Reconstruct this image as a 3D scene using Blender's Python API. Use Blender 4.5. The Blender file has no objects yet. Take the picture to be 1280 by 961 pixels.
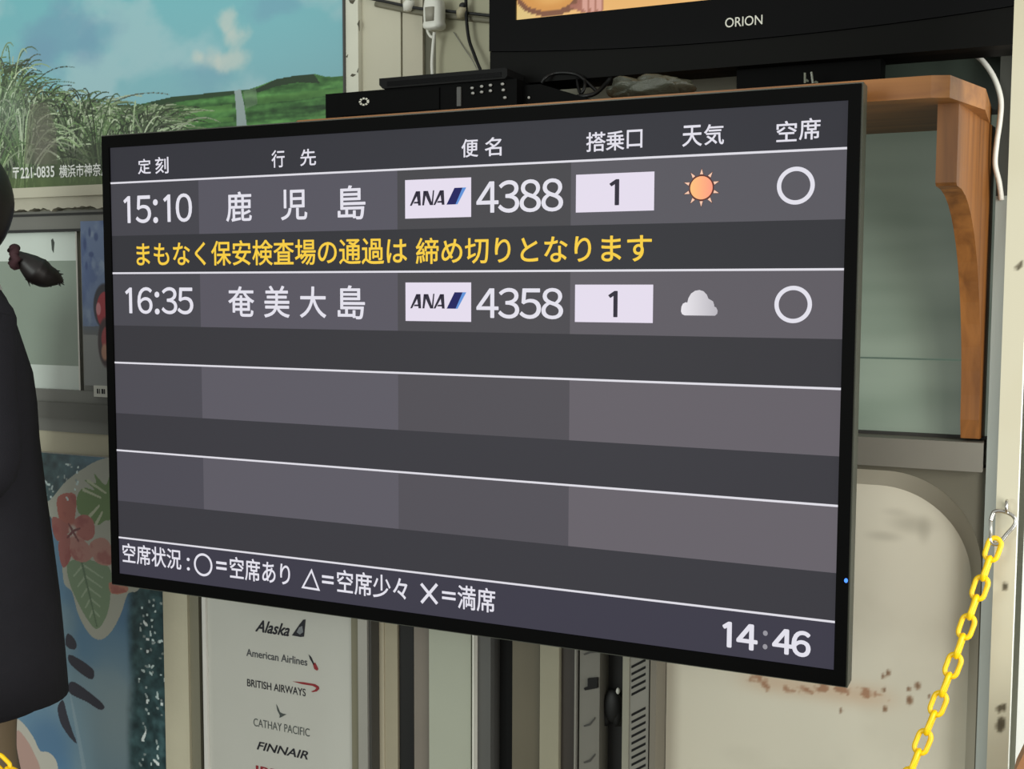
import bpy, bmesh, math, random
import numpy as np
from mathutils import Matrix, Vector

C = bpy.context.scene.collection
random.seed(4)
rng = np.random.default_rng(7)
PI = math.pi

# ---------------------------------------------------------------- camera, light, exposure
F_PX, CX, CY = 1452.58, 640.0, 480.5
R = np.array([[0.9079375, 0.4190899, 0.00362729],
              [0.03581792, -0.06896876, -0.99697562],
              [-0.41757224, 0.90532147, -0.07763025]])
ZC = 1.22                                   # height of the display centre above the floor
CAM = np.array([0.84228, -1.51631, 0.12113 + ZC])

cam_d = bpy.data.cameras.new('camera')
cam_d.sensor_width = 36.0
cam_d.lens = 36.0 * F_PX / 1280.0
cam_d.clip_start = 0.02
cam = bpy.data.objects.new('camera', cam_d)
C.objects.link(cam)
M4 = Matrix(((R[0][0], -R[1][0], -R[2][0], CAM[0]),
             (R[0][1], -R[1][1], -R[2][1], CAM[1]),
             (R[0][2], -R[1][2], -R[2][2], CAM[2]),
             (0, 0, 0, 1)))
cam.matrix_world = M4
bpy.context.scene.camera = cam

world = bpy.data.worlds.new('world')
bpy.context.scene.world = world
world.use_nodes = True
bg = world.node_tree.nodes['Background']
bg.inputs[0].default_value = (0.97, 1.0, 0.94, 1)
bg.inputs[1].default_value = 0.56


def area(name, loc, target, sx, sy, watts, col):
    d = bpy.data.lights.new(name, 'AREA')
    d.shape = 'RECTANGLE'
    d.size, d.size_y, d.energy, d.color = sx, sy, watts, col
    o = bpy.data.objects.new(name, d)
    C.objects.link(o)
    o.location = loc
    o.rotation_euler = (Vector(target) - Vector(loc)).to_track_quat('-Z', 'Y').to_euler()
    return o


area('daylight_from_entrance', (2.7, -1.7, 1.5), (0.4, 0.35, 0.75), 1.6, 1.9, 41, (1.0, 0.955, 0.87))
area('fill_from_left_front', (-0.9, -3.0, 1.5), (-0.55, 0.38, 1.1), 1.2, 1.2, 36, (0.93, 1.0, 0.95))  # added fill light that brightens the lower left wall
area('daylight_side_door', (2.0, -0.5, 1.1), (0.9, 0.2, 1.0), 0.7, 1.6, 20, (0.97, 1.0, 1.0))

vs = bpy.context.scene.view_settings
vs.view_transform = 'Standard'
vs.look = 'None'
vs.exposure = 0.0
vs.gamma = 1.0
vs.use_curve_mapping = False


# ---------------------------------------------------------------- helpers
def at(px, py, y):
    """point of the plane Y=y that was measured at this spot of the photograph"""
    d = R.T @ np.array([(px - CX) / F_PX, (py - CY) / F_PX, 1.0])
    return CAM + d * ((y - CAM[1]) / d[1])


def X(px, y, py=850):
    return float(at(px, py, y)[0])


def Z(px, py, y):
    return float(at(px, py, y)[2])


def lin(c):
    out = []
    for v in c[:3]:
        v = v / 255.0
        out.append(v / 12.92 if v <= 0.04045 else ((v + 0.055) / 1.055) ** 2.4)
    return out


def lin4(c):
    return (*lin(c), 1.0)


_mats = {}


def mat(name, c, rough=0.55, metal=0.0, var=0.10, scale=9.0, bump=0.0, spec=0.5, coat=0.0):
    if name in _mats:
        return _mats[name]
    m = bpy.data.materials.new(name)
    m.use_nodes = True
    nt = m.node_tree
    b = nt.nodes['Principled BSDF']
    b.inputs['Roughness'].default_value = rough
    b.inputs['Metallic'].default_value = metal
    b.inputs['Specular IOR Level'].default_value = spec
    b.inputs['Coat Weight'].default_value = coat
    tc = nt.nodes.new('ShaderNodeTexCoord')
    nz = nt.nodes.new('ShaderNodeTexNoise')
    nz.inputs['Scale'].default_value = scale
    nz.inputs['Detail'].default_value = 5
    nt.links.new(tc.outputs['Object'], nz.inputs['Vector'])
    mx = nt.nodes.new('ShaderNodeMix')
    mx.data_type = 'RGBA'
    L = lin(c)
    mx.inputs[6].default_value = (*[v * (1 - var) for v in L], 1)
    mx.inputs[7].default_value = (*[min(1, v * (1 + var)) for v in L], 1)
    nt.links.new(nz.outputs['Fac'], mx.inputs[0])
    nt.links.new(mx.outputs[2], b.inputs['Base Color'])
    if bump:
        bp = nt.nodes.new('ShaderNodeBump')
        bp.inputs['Strength'].default_value = bump
        bp.inputs['Distance'].default_value = 0.002
        nz2 = nt.nodes.new('ShaderNodeTexNoise')
        nz2.inputs['Scale'].default_value = scale * 14
        nt.links.new(tc.outputs['Object'], nz2.inputs['Vector'])
        nt.links.new(nz2.outputs['Fac'], bp.inputs['Height'])
        nt.links.new(bp.outputs['Normal'], b.inputs['Normal'])
    _mats[name] = m
    return m


def emat(name, c, k=1.0):
    """a lit patch of a screen"""
    if name in _mats:
        return _mats[name]
    m = bpy.data.materials.new(name)
    m.use_nodes = True
    b = m.node_tree.nodes['Principled BSDF']
    b.inputs['Base Color'].default_value = (0.004, 0.004, 0.004, 1)
    b.inputs['Roughness'].default_value = 0.45
    b.inputs['Specular IOR Level'].default_value = 0.08
    b.inputs['Emission Color'].default_value = lin4(c)
    b.inputs['Emission Strength'].default_value = k
    _mats[name] = m
    return m


def colmat(name, rough=0.5, emit=0.0, spec=0.5):
    """surface printed with its own artwork (stored per point)"""
    m = bpy.data.materials.new(name)
    m.use_nodes = True
    nt = m.node_tree
    b = nt.nodes['Principled BSDF']
    a = nt.nodes.new('ShaderNodeAttribute')
    a.attribute_name = 'art'
    b.inputs['Roughness'].default_value = rough
    b.inputs['Specular IOR Level'].default_value = spec
    if emit:
        b.inputs['Base Color'].default_value = (0.004, 0.004, 0.004, 1)
        nt.links.new(a.outputs['Color'], b.inputs['Emission Color'])
        b.inputs['Emission Strength'].default_value = emit
    else:
        nt.links.new(a.outputs['Color'], b.inputs['Base Color'])
    return m


def woodmat(name, c1, c2, axis, rough=0.45):
    m = bpy.data.materials.new(name)
    m.use_nodes = True
    nt = m.node_tree
    b = nt.nodes['Principled BSDF']
    b.inputs['Roughness'].default_value = rough
    tc = nt.nodes.new('ShaderNodeTexCoord')
    mp = nt.nodes.new('ShaderNodeMapping')
    s = [30, 30, 30]
    s[axis] = 1.6
    mp.inputs['Scale'].default_value = s
    nz = nt.nodes.new('ShaderNodeTexNoise')
    nz.inputs['Scale'].default_value = 1.6
    nz.inputs['Detail'].default_value = 6
    nz.inputs['Distortion'].default_value = 0.4
    rp = nt.nodes.new('ShaderNodeValToRGB')
    rp.color_ramp.elements[0].position = 0.32
    rp.color_ramp.elements[0].color = lin4(c1)
    rp.color_ramp.elements[1].position = 0.68
    rp.color_ramp.elements[1].color = lin4(c2)
    nt.links.new(tc.outputs['Object'], mp.inputs['Vector'])
    nt.links.new(mp.outputs['Vector'], nz.inputs['Vector'])
    nt.links.new(nz.outputs['Fac'], rp.inputs['Fac'])
    nt.links.new(rp.outputs['Color'], b.inputs['Base Color'])
    return m


def obj(name, bm, m, parent=None, smooth=False, bevel=0.0, seg=2):
    if bevel:
        es = [e for e in bm.edges if len(e.link_faces) == 2 and e.calc_face_angle(0) > 0.5]
        bmesh.ops.bevel(bm, geom=es, offset=bevel, segments=seg, affect='EDGES', profile=0.6)
    bmesh.ops.recalc_face_normals(bm, faces=bm.faces)
    me = bpy.data.meshes.new(name)
    bm.to_mesh(me)
    bm.free()
    if smooth:
        me.polygons.foreach_set('use_smooth', [True] * len(me.polygons))
    if m:
        me.materials.append(m)
    o = bpy.data.objects.new(name, me)
    C.objects.link(o)
    if parent:
        o.parent = parent
        o.matrix_parent_inverse = PINV.get(parent.name, Matrix.Identity(4))
    return o


PINV = {}


def thing(name, label, cat, loc=(0, 0, 0), group=None):
    o = bpy.data.objects.new(name, None)
    o.empty_display_size = 0.05
    C.objects.link(o)
    o.location = loc
    PINV[o.name] = Matrix.Translation(loc).inverted()
    o['label'] = label
    o['category'] = cat
    if group:
        o['group'] = group
    return o


def tag(o, label, cat, group=None):
    o['label'] = label
    o['category'] = cat
    if group:
        o['group'] = group
    return o


def struct(o):
    o['kind'] = 'structure'
    return o


def box(bm, x0, x1, y0, y1, z0, z1):
    v = [bm.verts.new((x, y, z)) for x in (x0, x1) for y in (y0, y1) for z in (z0, z1)]
    for f in ((0, 1, 3, 2), (4, 6, 7, 5), (0, 4, 5, 1), (2, 3, 7, 6), (0, 2, 6, 4), (1, 5, 7, 3)):
        bm.faces.new([v[i] for i in f])
    return bm


def bx(*a):
    return box(bmesh.new(), *a)


def prism_y(bm, pts, y0, y1):
    """outline in (x, z) given thickness from y0 to y1"""
    a = [bm.verts.new((p[0], y0, p[1])) for p in pts]
    b = [bm.verts.new((p[0], y1, p[1])) for p in pts]
    n = len(pts)
    bm.faces.new(a)
    bm.faces.new(b[::-1])
    for i in range(n):
        bm.faces.new([a[i], b[i], b[(i + 1) % n], a[(i + 1) % n]])
    return bm


def prism_x(bm, pts, x0, x1):
    a = [bm.verts.new((x0, p[0], p[1])) for p in pts]
    b = [bm.verts.new((x1, p[0], p[1])) for p in pts]
    n = len(pts)
    bm.faces.new(a)
    bm.faces.new(b[::-1])
    for i in range(n):
        bm.faces.new([a[i], b[i], b[(i + 1) % n], a[(i + 1) % n]])
    return bm


def prism_z(bm, pts, z0, z1):
    a = [bm.verts.new((p[0], p[1], z0)) for p in pts]
    b = [bm.verts.new((p[0], p[1], z1)) for p in pts]
    n = len(pts)
    bm.faces.new(a)
    bm.faces.new(b[::-1])
    for i in range(n):
        bm.faces.new([a[i], b[i], b[(i + 1) % n], a[(i + 1) % n]])
    return bm


def smoothpath(pts, n=8):
    P = [np.array(p, float) for p in pts]
    P = [2 * P[0] - P[1]] + P + [2 * P[-1] - P[-2]]
    out = []
    for i in range(1, len(P) - 2):
        for k in range(n):
            t = k / n
            a, b, c, d = P[i - 1], P[i], P[i + 1], P[i + 2]
            out.append(0.5 * ((2 * b) + (-a + c) * t + (2 * a - 5 * b + 4 * c - d) * t * t + (-a + 3 * b - 3 * c + d) * t ** 3))
    out.append(P[-2])
    return out


def tube(bm, pts, rad, seg=10, closed=False):
    """rad: number, or list per point"""
    P = [Vector(p) for p in pts]
    n = len(P)
    rr = rad if isinstance(rad, (list, tuple, np.ndarray)) else [rad] * n
    rings = []
    up = Vector((0.13, 0.31, 0.94))
    for i in range(n):
        a = P[(i - 1) % n] if (closed or i > 0) else P[i]
        b = P[(i + 1) % n] if (closed or i < n - 1) else P[i]
        t = (b - a).normalized()
        u = up - t * up.dot(t)
        if u.length < 1e-3:
            u = t.orthogonal()
        u.normalize()
        up = u
        w = t.cross(u)
        rings.append([bm.verts.new(P[i] + (u * math.cos(2 * PI * k / seg) + w * math.sin(2 * PI * k / seg)) * rr[i]) for k in range(seg)])
    m = n if closed else n - 1
    for i in range(m):
        A, B = rings[i], rings[(i + 1) % n]
        best = 0
        if closed and i == n - 1:
            best = min(range(seg), key=lambda s: (A[0].co - B[s].co).length)
        for k in range(seg):
            bm.faces.new([A[k], A[(k + 1) % seg], B[(k + 1 + best) % seg], B[(k + best) % seg]])
    if not closed:
        bm.faces.new(rings[0])
        bm.faces.new(rings[-1][::-1])
    return bm


def loft(bm, rings, cap=True):
    """rings: lists of (x,y,z) of equal length"""
    V = [[bm.verts.new(p) for p in r] for r in rings]
    n = len(V[0])
    for A, B in zip(V[:-1], V[1:]):
        for k in range(n):
            bm.faces.new([A[k], A[(k + 1) % n], B[(k + 1) % n], B[k]])
    if cap:
        bm.faces.new(V[0][::-1])
        bm.faces.new(V[-1])
    return bm


def ell(cx, cy, z, a, b, n=32, p=2.0):
    out = []
    for k in range(n):
        c, s = math.cos(2 * PI * k / n), math.sin(2 * PI * k / n)
        out.append((cx + a * math.copysign(abs(c) ** (2 / p), c), cy + b * math.copysign(abs(s) ** (2 / p), s), z))
    return out


def ball(bm, c, r, seg=16):
    ret = bmesh.ops.create_uvsphere(bm, u_segments=seg, v_segments=seg // 2 + 2, radius=1)
    rr = r if isinstance(r, (tuple, list)) else (r, r, r)
    for v in ret['verts']:
        v.co = Vector((v.co.x * rr[0] + c[0], v.co.y * rr[1] + c[1], v.co.z * rr[2] + c[2]))
    return bm


def bake(o):
    """evaluated mesh of an object with modifiers; the source object goes away"""
    dg = bpy.context.evaluated_depsgraph_get()
    dg.update()
    me = bpy.data.meshes.new_from_object(o.evaluated_get(dg))
    bpy.data.objects.remove(o)
    return me


_glyphs = {}
WIDE = {c: chr(ord(c) + 0xFEE0) for c in '0123456789:'}


def glyph_bm(s, shear=0.0):
    """outline faces of a piece of lettering, one unit high type"""
    cu = bpy.data.curves.new('lettering', 'FONT')
    cu.body = s
    cu.size = 1.0
    cu.shear = shear
    cu.resolution_u = 5
    o = bpy.data.objects.new('lettering', cu)
    C.objects.link(o)
    me = bake(o)
    bpy.data.curves.remove(cu)
    bm = bmesh.new()
    bm.from_mesh(me)
    bpy.data.meshes.remove(me)
    return bm


def merge(dst, src, dx=0.0, dy=0.0, dz=0.0):
    m_ = {v: dst.verts.new((v.co.x + dx, v.co.y + dy, v.co.z + dz)) for v in src.verts}
    for f in src.faces:
        dst.faces.new([m_[v] for v in f.verts])


def text_bm(s, bold=0.0, shear=0.0):
    if all(c in WIDE for c in s):                       # figures: set one by one
        base, pen = bmesh.new(), 0.0
        for c in s:
            if c == '1':
                g = bmesh.new()
                g.faces.new([g.verts.new((*p, 0)) for p in ((.30, 0), (.39, 0), (.39, .733), (.318, .733), (.16, .615), (.205, .553), (.30, .622))])
            else:
                g = glyph_bm(WIDE[c])
            xs = [v.co.x for v in g.verts]
            w_, mid = max(xs) - min(xs), (max(xs) + min(xs)) / 2
            adv = .31 if c == ':' else .56
            if c == '1':
                mid += .03
            merge(base, g, pen + adv / 2 - mid, (-.02 if c == ':' else 0))
            g.free()
            pen += adv
    else:
        base = glyph_bm(s, shear)
    if not bold:
        return base
    out = bmesh.new()
    for k in range(8):
        merge(out, base, bold * math.cos(PI * k / 4), bold * math.sin(PI * k / 4), -.0004 * k)
    base.free()
    return out


def text_box(name, s, x0, x1, z0, z1, y, m, parent, bold=0.012, shear=0.0):
    """lettering filling the rectangle x0..x1, z0..z1 of the plane Y=y (facing -Y)"""
    bm = text_bm(s, bold, shear)
    xs = [v.co.x for v in bm.verts]
    zs = [v.co.y for v in bm.verts]
    a0, a1, b0, b1 = min(xs), max(xs), min(zs), max(zs)
    for v in bm.verts:
        v.co = Vector((x0 + (v.co.x - a0) / (a1 - a0) * (x1 - x0), y + v.co.z * .02, z0 + (v.co.y - b0) / (b1 - b0) * (z1 - z0)))
    return obj(name, bm, m, parent)


def text_px(name, s, xl, xr, yt, yb, y, m, parent, bold=0.012, shear=0.0):
    xc, yc = (xl + xr) / 2, (yt + yb) / 2
    return text_box(name, s, X(xl, y, yc), X(xr, y, yc), Z(xc, yb, y), Z(xc, yt, y), y, m, parent, bold, shear)


# value noise, used for printed artwork
_tab = rng.random((256, 256))


def noise2(x, y):
    xi, yi = np.floor(x).astype(int), np.floor(y).astype(int)
    fx, fy = x - xi, y - yi
    fx, fy = fx * fx * (3 - 2 * fx), fy * fy * (3 - 2 * fy)
    g = lambda a, b: _tab[a & 255, b & 255]
    return (g(xi, yi) * (1 - fx) + g(xi + 1, yi) * fx) * (1 - fy) + (g(xi, yi + 1) * (1 - fx) + g(xi + 1, yi + 1) * fx) * fy


def fbm(x, y, o=4):
    s, a, t = 0, 0.5, 0
    for i in range(o):
        s = s + a * noise2(x * 2 ** i + 17.3 * i, y * 2 ** i + 5.1 * i)
        t += a
        a *= 0.5
    return s / t


def sstep(a, b, v):
    t = np.clip((v - a) / (b - a + 1e-12), 0, 1)
    return t * t * (3 - 2 * t)


def inpoly(px, pz, poly):
    ins = np.zeros(px.shape, bool)
    n = len(poly)
    j = n - 1
    for i in range(n):
        xi, zi = poly[i]
        xj, zj = poly[j]
        c = ((zi > pz) != (zj > pz)) & (px < (xj - xi) * (pz - zi) / (zj - zi + 1e-15) + xi)
        ins ^= c
        j = i
    return ins


class Art:
    """a printed sheet: a fine grid in the plane Y=y whose points carry their own ink colour"""

    def __init__(s, x0, x1, z0, z1, y, step):
        s.nx, s.nz = int((x1 - x0) / step) + 1, int((z1 - z0) / step) + 1
        s.xs, s.zs = np.linspace(x0, x1, s.nx), np.linspace(z0, z1, s.nz)
        s.x, s.z = np.meshgrid(s.xs, s.zs)
        s.y = y
        s.rgb = np.zeros((s.nz, s.nx, 3))

    def fill(s, mask, c):
        w = np.asarray(mask, float)[..., None]
        s.rgb[...] = s.rgb * (1 - w) + np.asarray(c, float) * w

    def pts(s, L):
        return [(float(q[0]), float(q[2])) for q in (at(a, b, s.y) for a, b in L)]

    def poly(s, L, c, k=1.0):
        s.fill(inpoly(s.x, s.z, s.pts(L)) * k, c)

    def blob(s, L, c, k=1.0):
        """rounded outline through the measured points"""
        P = s.pts(L)
        n = len(P)
        out = []
        for i in range(n):
            a_, b_, c_, d_ = [np.array(P[(i + j) % n]) for j in (-1, 0, 1, 2)]
            for q in range(6):
                t_ = q / 6
                out.append(tuple(0.5 * (2 * b_ + (c_ - a_) * t_ + (2 * a_ - 5 * b_ + 4 * c_ - d_) * t_ ** 2 + (3 * b_ - a_ - 3 * c_ + d_) * t_ ** 3)))
        s.fill(inpoly(s.x, s.z, out) * k, c)

    def spot(s, px, py, rx, rz, c, k=1.0, soft=0.6):
        q = at(px, py, s.y)
        d = np.sqrt(((s.x - q[0]) / rx) ** 2 + ((s.z - q[2]) / rz) ** 2)
        s.fill(k * (1 - sstep(1 - soft, 1.0, d)), c)

    def stroke(s, P, w0, w1, c):
        """P: (n,2) world points in x,z"""
        P = np.asarray(P)
        dx, dz = s.xs[1] - s.xs[0], s.zs[1] - s.zs[0]
        n = len(P)
        for i in range(n):
            w = w0 + (w1 - w0) * i / (n - 1)
            i0, i1 = int((P[i, 0] - w - s.xs[0]) / dx + .5), int((P[i, 0] + w - s.xs[0]) / dx + .5) + 1
            k0, k1 = int((P[i, 1] - w - s.zs[0]) / dz + .5), int((P[i, 1] + w - s.zs[0]) / dz + .5) + 1
            i0, k0 = max(0, i0), max(0, k0)
            if i1 > i0 and k1 > k0:
                s.rgb[k0:k1, i0:i1] = c

    def build(s, name, m, parent=None, thick=0.002):
        nx, nz = s.nx, s.nz
        co = np.stack([s.x, np.full_like(s.x, s.y), s.z], -1).reshape(-1, 3)
        idx = np.arange(nx * nz).reshape(nz, nx)
        q = np.stack([idx[:-1, :-1], idx[:-1, 1:], idx[1:, 1:], idx[1:, :-1]], -1).reshape(-1, 4)
        # edge and back of the sheet
        b0 = nx * nz
        x0, x1, z0, z1 = s.xs[0], s.xs[-1], s.zs[0], s.zs[-1]
        yb = s.y + thick
        back = np.array([[x0, yb, z0], [x1, yb, z0], [x1, yb, z1], [x0, yb, z1], [x0, s.y, z0], [x1, s.y, z0], [x1, s.y, z1], [x0, s.y, z1]])
        co = np.vstack([co, back])
        q = np.vstack([q, np.array([[b0 + 3, b0 + 2, b0 + 1, b0], [b0, b0 + 1, b0 + 5, b0 + 4], [b0 + 1, b0 + 2, b0 + 6, b0 + 5],
                                    [b0 + 2, b0 + 3, b0 + 7, b0 + 6], [b0 + 3, b0, b0 + 4, b0 + 7]])])
        me = bpy.data.meshes.new(name)
        me.vertices.add(len(co))
        me.vertices.foreach_set('co', co.ravel())
        me.loops.add(q.size)
        me.loops.foreach_set('vertex_index', q.ravel().astype(np.int32))
        me.polygons.add(len(q))
        me.polygons.foreach_set('loop_start', np.arange(0, q.size, 4, dtype=np.int32))
        me.update(calc_edges=True)
        c = s.rgb.reshape(-1, 3) / 255.0
        c = np.clip(c, 0, 1)
        c = np.where(c <= 0.04045, c / 12.92, ((c + 0.055) / 1.055) ** 2.4)
        c = np.vstack([c, np.full((8, 3), 0.4)])
        ca = me.color_attributes.new('art', 'FLOAT_COLOR', 'POINT')
        ca.data.foreach_set('color', np.hstack([c, np.ones((len(c), 1))]).astype(np.float32).ravel())
        me.materials.append(m)
        o = bpy.data.objects.new(name, me)
        C.objects.link(o)
        if parent:
            o.parent = parent
            o.matrix_parent_inverse = PINV.get(parent.name, Matrix.Identity(4))
        return o


# ---------------------------------------------------------------- materials
CREAM = mat('cream_paint', (196, 192, 172), 0.6, var=0.06, bump=0.15)
CREAM_WARM = mat('cream_paint_worn', (196, 190, 166), 0.6, var=0.1, bump=0.2)
WALL = mat('wall_paint', (170, 168, 150), 0.7, var=0.08, bump=0.2)
GREYP = mat('grey_painted_steel', (128, 126, 118), 0.45, var=0.08)
GREYD = mat('dark_grey_steel', (62, 61, 58), 0.5, var=0.08)
BLACK = mat('black_plastic', (12, 12, 12), 0.4, var=0.05, spec=.3)
DEEP = mat('deep_black', (7, 7, 7), .5, var=.02, spec=.04)
BLACKM = mat('black_matte', (22, 22, 22), 0.6, var=0.05)
GLOSS = mat('gloss_black', (8, 8, 9), 0.12, var=0.02, spec=0.12)
ALU = mat('brushed_aluminium', (190, 188, 180), 0.35, metal=0.6, var=0.05)
WHITEP = mat('white_plastic', (225, 224, 214), 0.4, var=0.03)
WOODX = woodmat('oak_shelf', (130, 80, 34), (164, 108, 50), 0)
WOODZ = woodmat('oak_bracket', (110, 66, 26), (150, 96, 44), 2)
YW = 0.38                                    # front face of the back wall

# ---------------------------------------------------------------- room
FLOORM = mat('grey_floor', (120, 116, 108), 0.5, var=0.1, scale=4)
struct(obj('floor', bx(-3.2, 2.6, -3.0, 0.6, -0.05, 0.0), FLOORM))
struct(obj('wall_back', bx(-3.2, 2.6, YW, 0.5, 0.0, 2.9), WALL))

# ---------------------------------------------------------------- upper left photo panel
yP = 0.355
xr = X(429.5, yP, 60)
zb = Z(60, 233.5, yP)
a = Art(X(-70, yP, 100), xr, zb, Z(200, -60, yP), yP, 0.0014)
x, z = a.x, a.z
ztop = Z(200, 0, yP)
t = np.clip((z - zb) / (ztop - zb), 0, 1.2)
sky = np.array([140, 178, 190])[None, None] * (1 - t[..., None]) + np.array([120, 186, 196])[None, None] * t[..., None]
a.rgb[...] = sky
n1 = fbm(x * 7 + 3, z * 11 + 1, 5)
a.fill(0.55 * sstep(0.45, 0.72, n1), (178, 204, 210))
for px, py, rx, rz, k in ((70, 45, .13, .085, .75), (125, 55, .08, .06, .5), (345, 8, .09, .03, .6), (250, 90, .09, .045, .5), (55, 70, .12, .05, .5)):
    q = at(px, py, yP)
    d = np.sqrt(((x - q[0]) / rx) ** 2 + ((z - q[2]) / rz) ** 2) + (fbm(x * 14 + px, z * 18, 5) - .5) * 1.5
    a.fill(k * .62 * (1 - sstep(.2, 1.1, d)), (112, 148, 180))
n2 = fbm(x * 26, z * 26, 5)
for px, py, rx, rz in ((284, 32, .026, .03), (290, 45, .034, .022), (262, 74, .042, .03), (282, 78, .05, .022), (250, 72, .02, .02)):
    q = at(px, py, yP)
    d = np.sqrt(((x - q[0]) / rx) ** 2 + ((z - q[2]) / rz) ** 2) + (n2 - .5) * 1.3
    a.fill(0.75 * (1 - sstep(.25, 1.15, d + (n1 - .5) * .8)), (200, 208, 202))
# fields and hill
fn = fbm(x * 9, z * 90, 4)
fields = [(150, 136), (185, 128), (215, 121), (240, 119), (270, 115), (292, 113), (310, 112), (322, 108), (345, 99), (372, 94), (392, 92), (408, 96), (432, 95), (440, 260), (140, 260)]
mk = inpoly(x, z, a.pts(fields))
base = np.array([62, 110, 54])[None, None] + (fn[..., None] - .5) * np.array([110, 150, 90]) + (fbm(x * 70, z * 120, 3)[..., None] - .5) * np.array([50, 64, 40])
a.rgb[mk] = base[mk]
ridge = [(185, 128), (215, 121), (240, 119), (270, 115), (292, 113), (294, 118), (262, 122), (225, 127), (190, 134)]
a.poly(ridge, (36, 62, 36), 0.9)
ridge2 = [(318, 112), (345, 99), (372, 94), (392, 92), (400, 104), (372, 103), (345, 108), (322, 116)]
a.poly(ridge2, (32, 54, 32), 0.95)
a.poly([(320, 122), (400, 112), (430, 110), (430, 116), (380, 124), (322, 130)], (86, 136, 66), .6)
a.poly([(200, 140), (290, 130), (290, 138), (210, 150)], (92, 142, 70), .55)
a.poly([(210, 152), (292, 146), (292, 152), (205, 158)], (96, 150, 72), .5)
a.poly([(293, 113), (301, 112), (305, 130), (309, 160), (296, 160), (295, 135)], (150, 166, 166))
a.poly([(304, 114), (320, 110), (322, 130), (307, 136)], (124, 142, 122), .5)
# cane grass
gr = np.array([[134, 158, 112], [108, 136, 88], [156, 176, 138], [82, 108, 68], [96, 122, 84], [176, 190, 160], [66, 86, 56]])
floorp = inpoly(x, z, a.pts([(-80, 150), (0, 140), (40, 150), (100, 150), (150, 152), (190, 160), (200, 260), (-80, 260)]))
base = np.array([86, 104, 66])[None, None] + (fbm(x * 60, z * 20, 4)[..., None] - .5) * 90
a.rgb[floorp] = base[floorp]
dkm = fbm(x * 18 + 9, z * 14, 3)
a.fill(floorp * 0.6 * sstep(.5, .7, dkm), (62, 66, 52))
a.fill(floorp * .5 * sstep(.35, .7, fbm(x * 30 + 2, z * 10, 4)), (54, 66, 44))
clumps = []
for i in range(95):
    cx_ = random.uniform(-75, 195)
    hi = 62 if cx_ < 20 else (96 if cx_ < 60 else (108 if cx_ < 120 else 128))
    clumps.append((random.uniform(150, 245), cx_, hi))
clumps.sort()
for cy_, cx_, hi in clumps:
    depth = (cy_ - 150) / 95
    for k in range(20):
        lean = random.gauss(0, 20)
        h_ = (cy_ - hi) * random.uniform(.35, 1.0)
        if random.random() < .06:
            h_ *= 1.25
        p0 = at(cx_ + random.gauss(0, 5), cy_, yP)
        p1 = at(cx_ + lean * .25, cy_ - h_ * .6, yP)
        p2 = at(cx_ + lean, cy_ - h_, yP)
        p3 = at(cx_ + lean * 1.8, cy_ - h_ * random.uniform(.72, .98), yP)
        A, B, D, G = [np.array([q[0], q[2]]) for q in (p0, p1, p2, p3)]
        tt = np.linspace(0, 1, 90)[:, None]
        P = (1 - tt) ** 3 * A + 3 * tt * (1 - tt) ** 2 * B + 3 * tt ** 2 * (1 - tt) * D + tt ** 3 * G
        c = gr[random.randrange(len(gr))] * random.uniform(.72, 1.12)
        if random.random() < .3:
            c = c * .55
        a.stroke(P, 0.0016, 0.0003, np.clip(c, 0, 225))
a.spot(52, 175, .05, .11, (126, 124, 112), .5, .9)
a.spot(15, 140, .09, .10, (176, 196, 184), .28, .9)
# dark stems and the earth along the foot of the picture
a.poly([(38, 130), (58, 128), (70, 160), (72, 205), (30, 205), (34, 160)], (104, 100, 90), .45)
a.poly([(75, 190), (135, 175), (135, 235), (75, 235)], (50, 58, 40), .5)
a.poly([(-80, 226), (135, 219), (135, 240), (-80, 246)], (84, 104, 56), .7)
PRINT = colmat('gloss_print', 0.3)
poster = a.build('photo_panel', PRINT, None, 0.02)
tag(poster, 'large photo print of sugar cane, green fields and blue sky above the left window', 'poster')
YT = yP - 0.0008
PW = mat('white_ink', (232, 234, 230), 0.4, var=0.0)
text_px('address_text', '〒221-0835', 16, 68, 208, 222.5, YT, PW, poster, 0.015)
text_px('address_text', '横浜市神奈川', 74, 136, 204.5, 221, YT, PW, poster, 0.015)
text_px('address_text', '先', -8, 5, 207, 222, YT, PW, poster, 0.015)
obj('edge_strip', bx(xr, xr + 0.004, yP - 0.003, YW, zb, Z(200, -60, yP)), GREYD, poster)

# ---------------------------------------------------------------- left window bay
struct(obj('trim_1', bx(X(-120, .36, 250), X(190, .36, 250), .345, YW, Z(60, 247, .36), zb - 0.001), CREAM, bevel=.002))
# lower lip with torn paint: ragged lower outline
bm = bmesh.new()
x0, x1 = X(-120, .36, 250), X(190, .36, 250)
zt, zl = Z(60, 247, .36), Z(60, 262, .36)
top = [(x1, zt), (x0, zt)]
rag = []
n = 120
for i in range(n + 1):
    xx = x0 + (x1 - x0) * i / n
    rag.append((xx, zl + (noise2(np.array(i * .37), np.array(3.3)) - .5) * .010 + random.uniform(-.002, .002)))
prism_y(bm, [top[1]] + rag + [top[0]], .352, YW)
struct(obj('trim_2', bm, mat('flaking_cream_paint', (188, 184, 166), .75, var=.12, scale=25)))
DK = mat('dark_slot', (34, 35, 34), .6)
wl, wr = X(-120, .365, 380), X(190, .365, 380)
fr = bmesh.new()
z_a, z_b = Z(60, 264, .365), Z(60, 289, .365)
box(fr, wl, wr, .365, YW, z_b, z_a)
z_c, z_d = Z(60, 486, .365), Z(60, 538, .365)
box(fr, wl, wr, .362, YW, z_d, z_c)
box(fr, X(101, .365, 380), wr, .368, YW, z_c, z_b)
w1 = struct(obj('window_1', fr, mat('grey_window_frame', (122, 122, 116), .4, metal=.2, var=.07)))
zz = Z(60, 268, .362)
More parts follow.
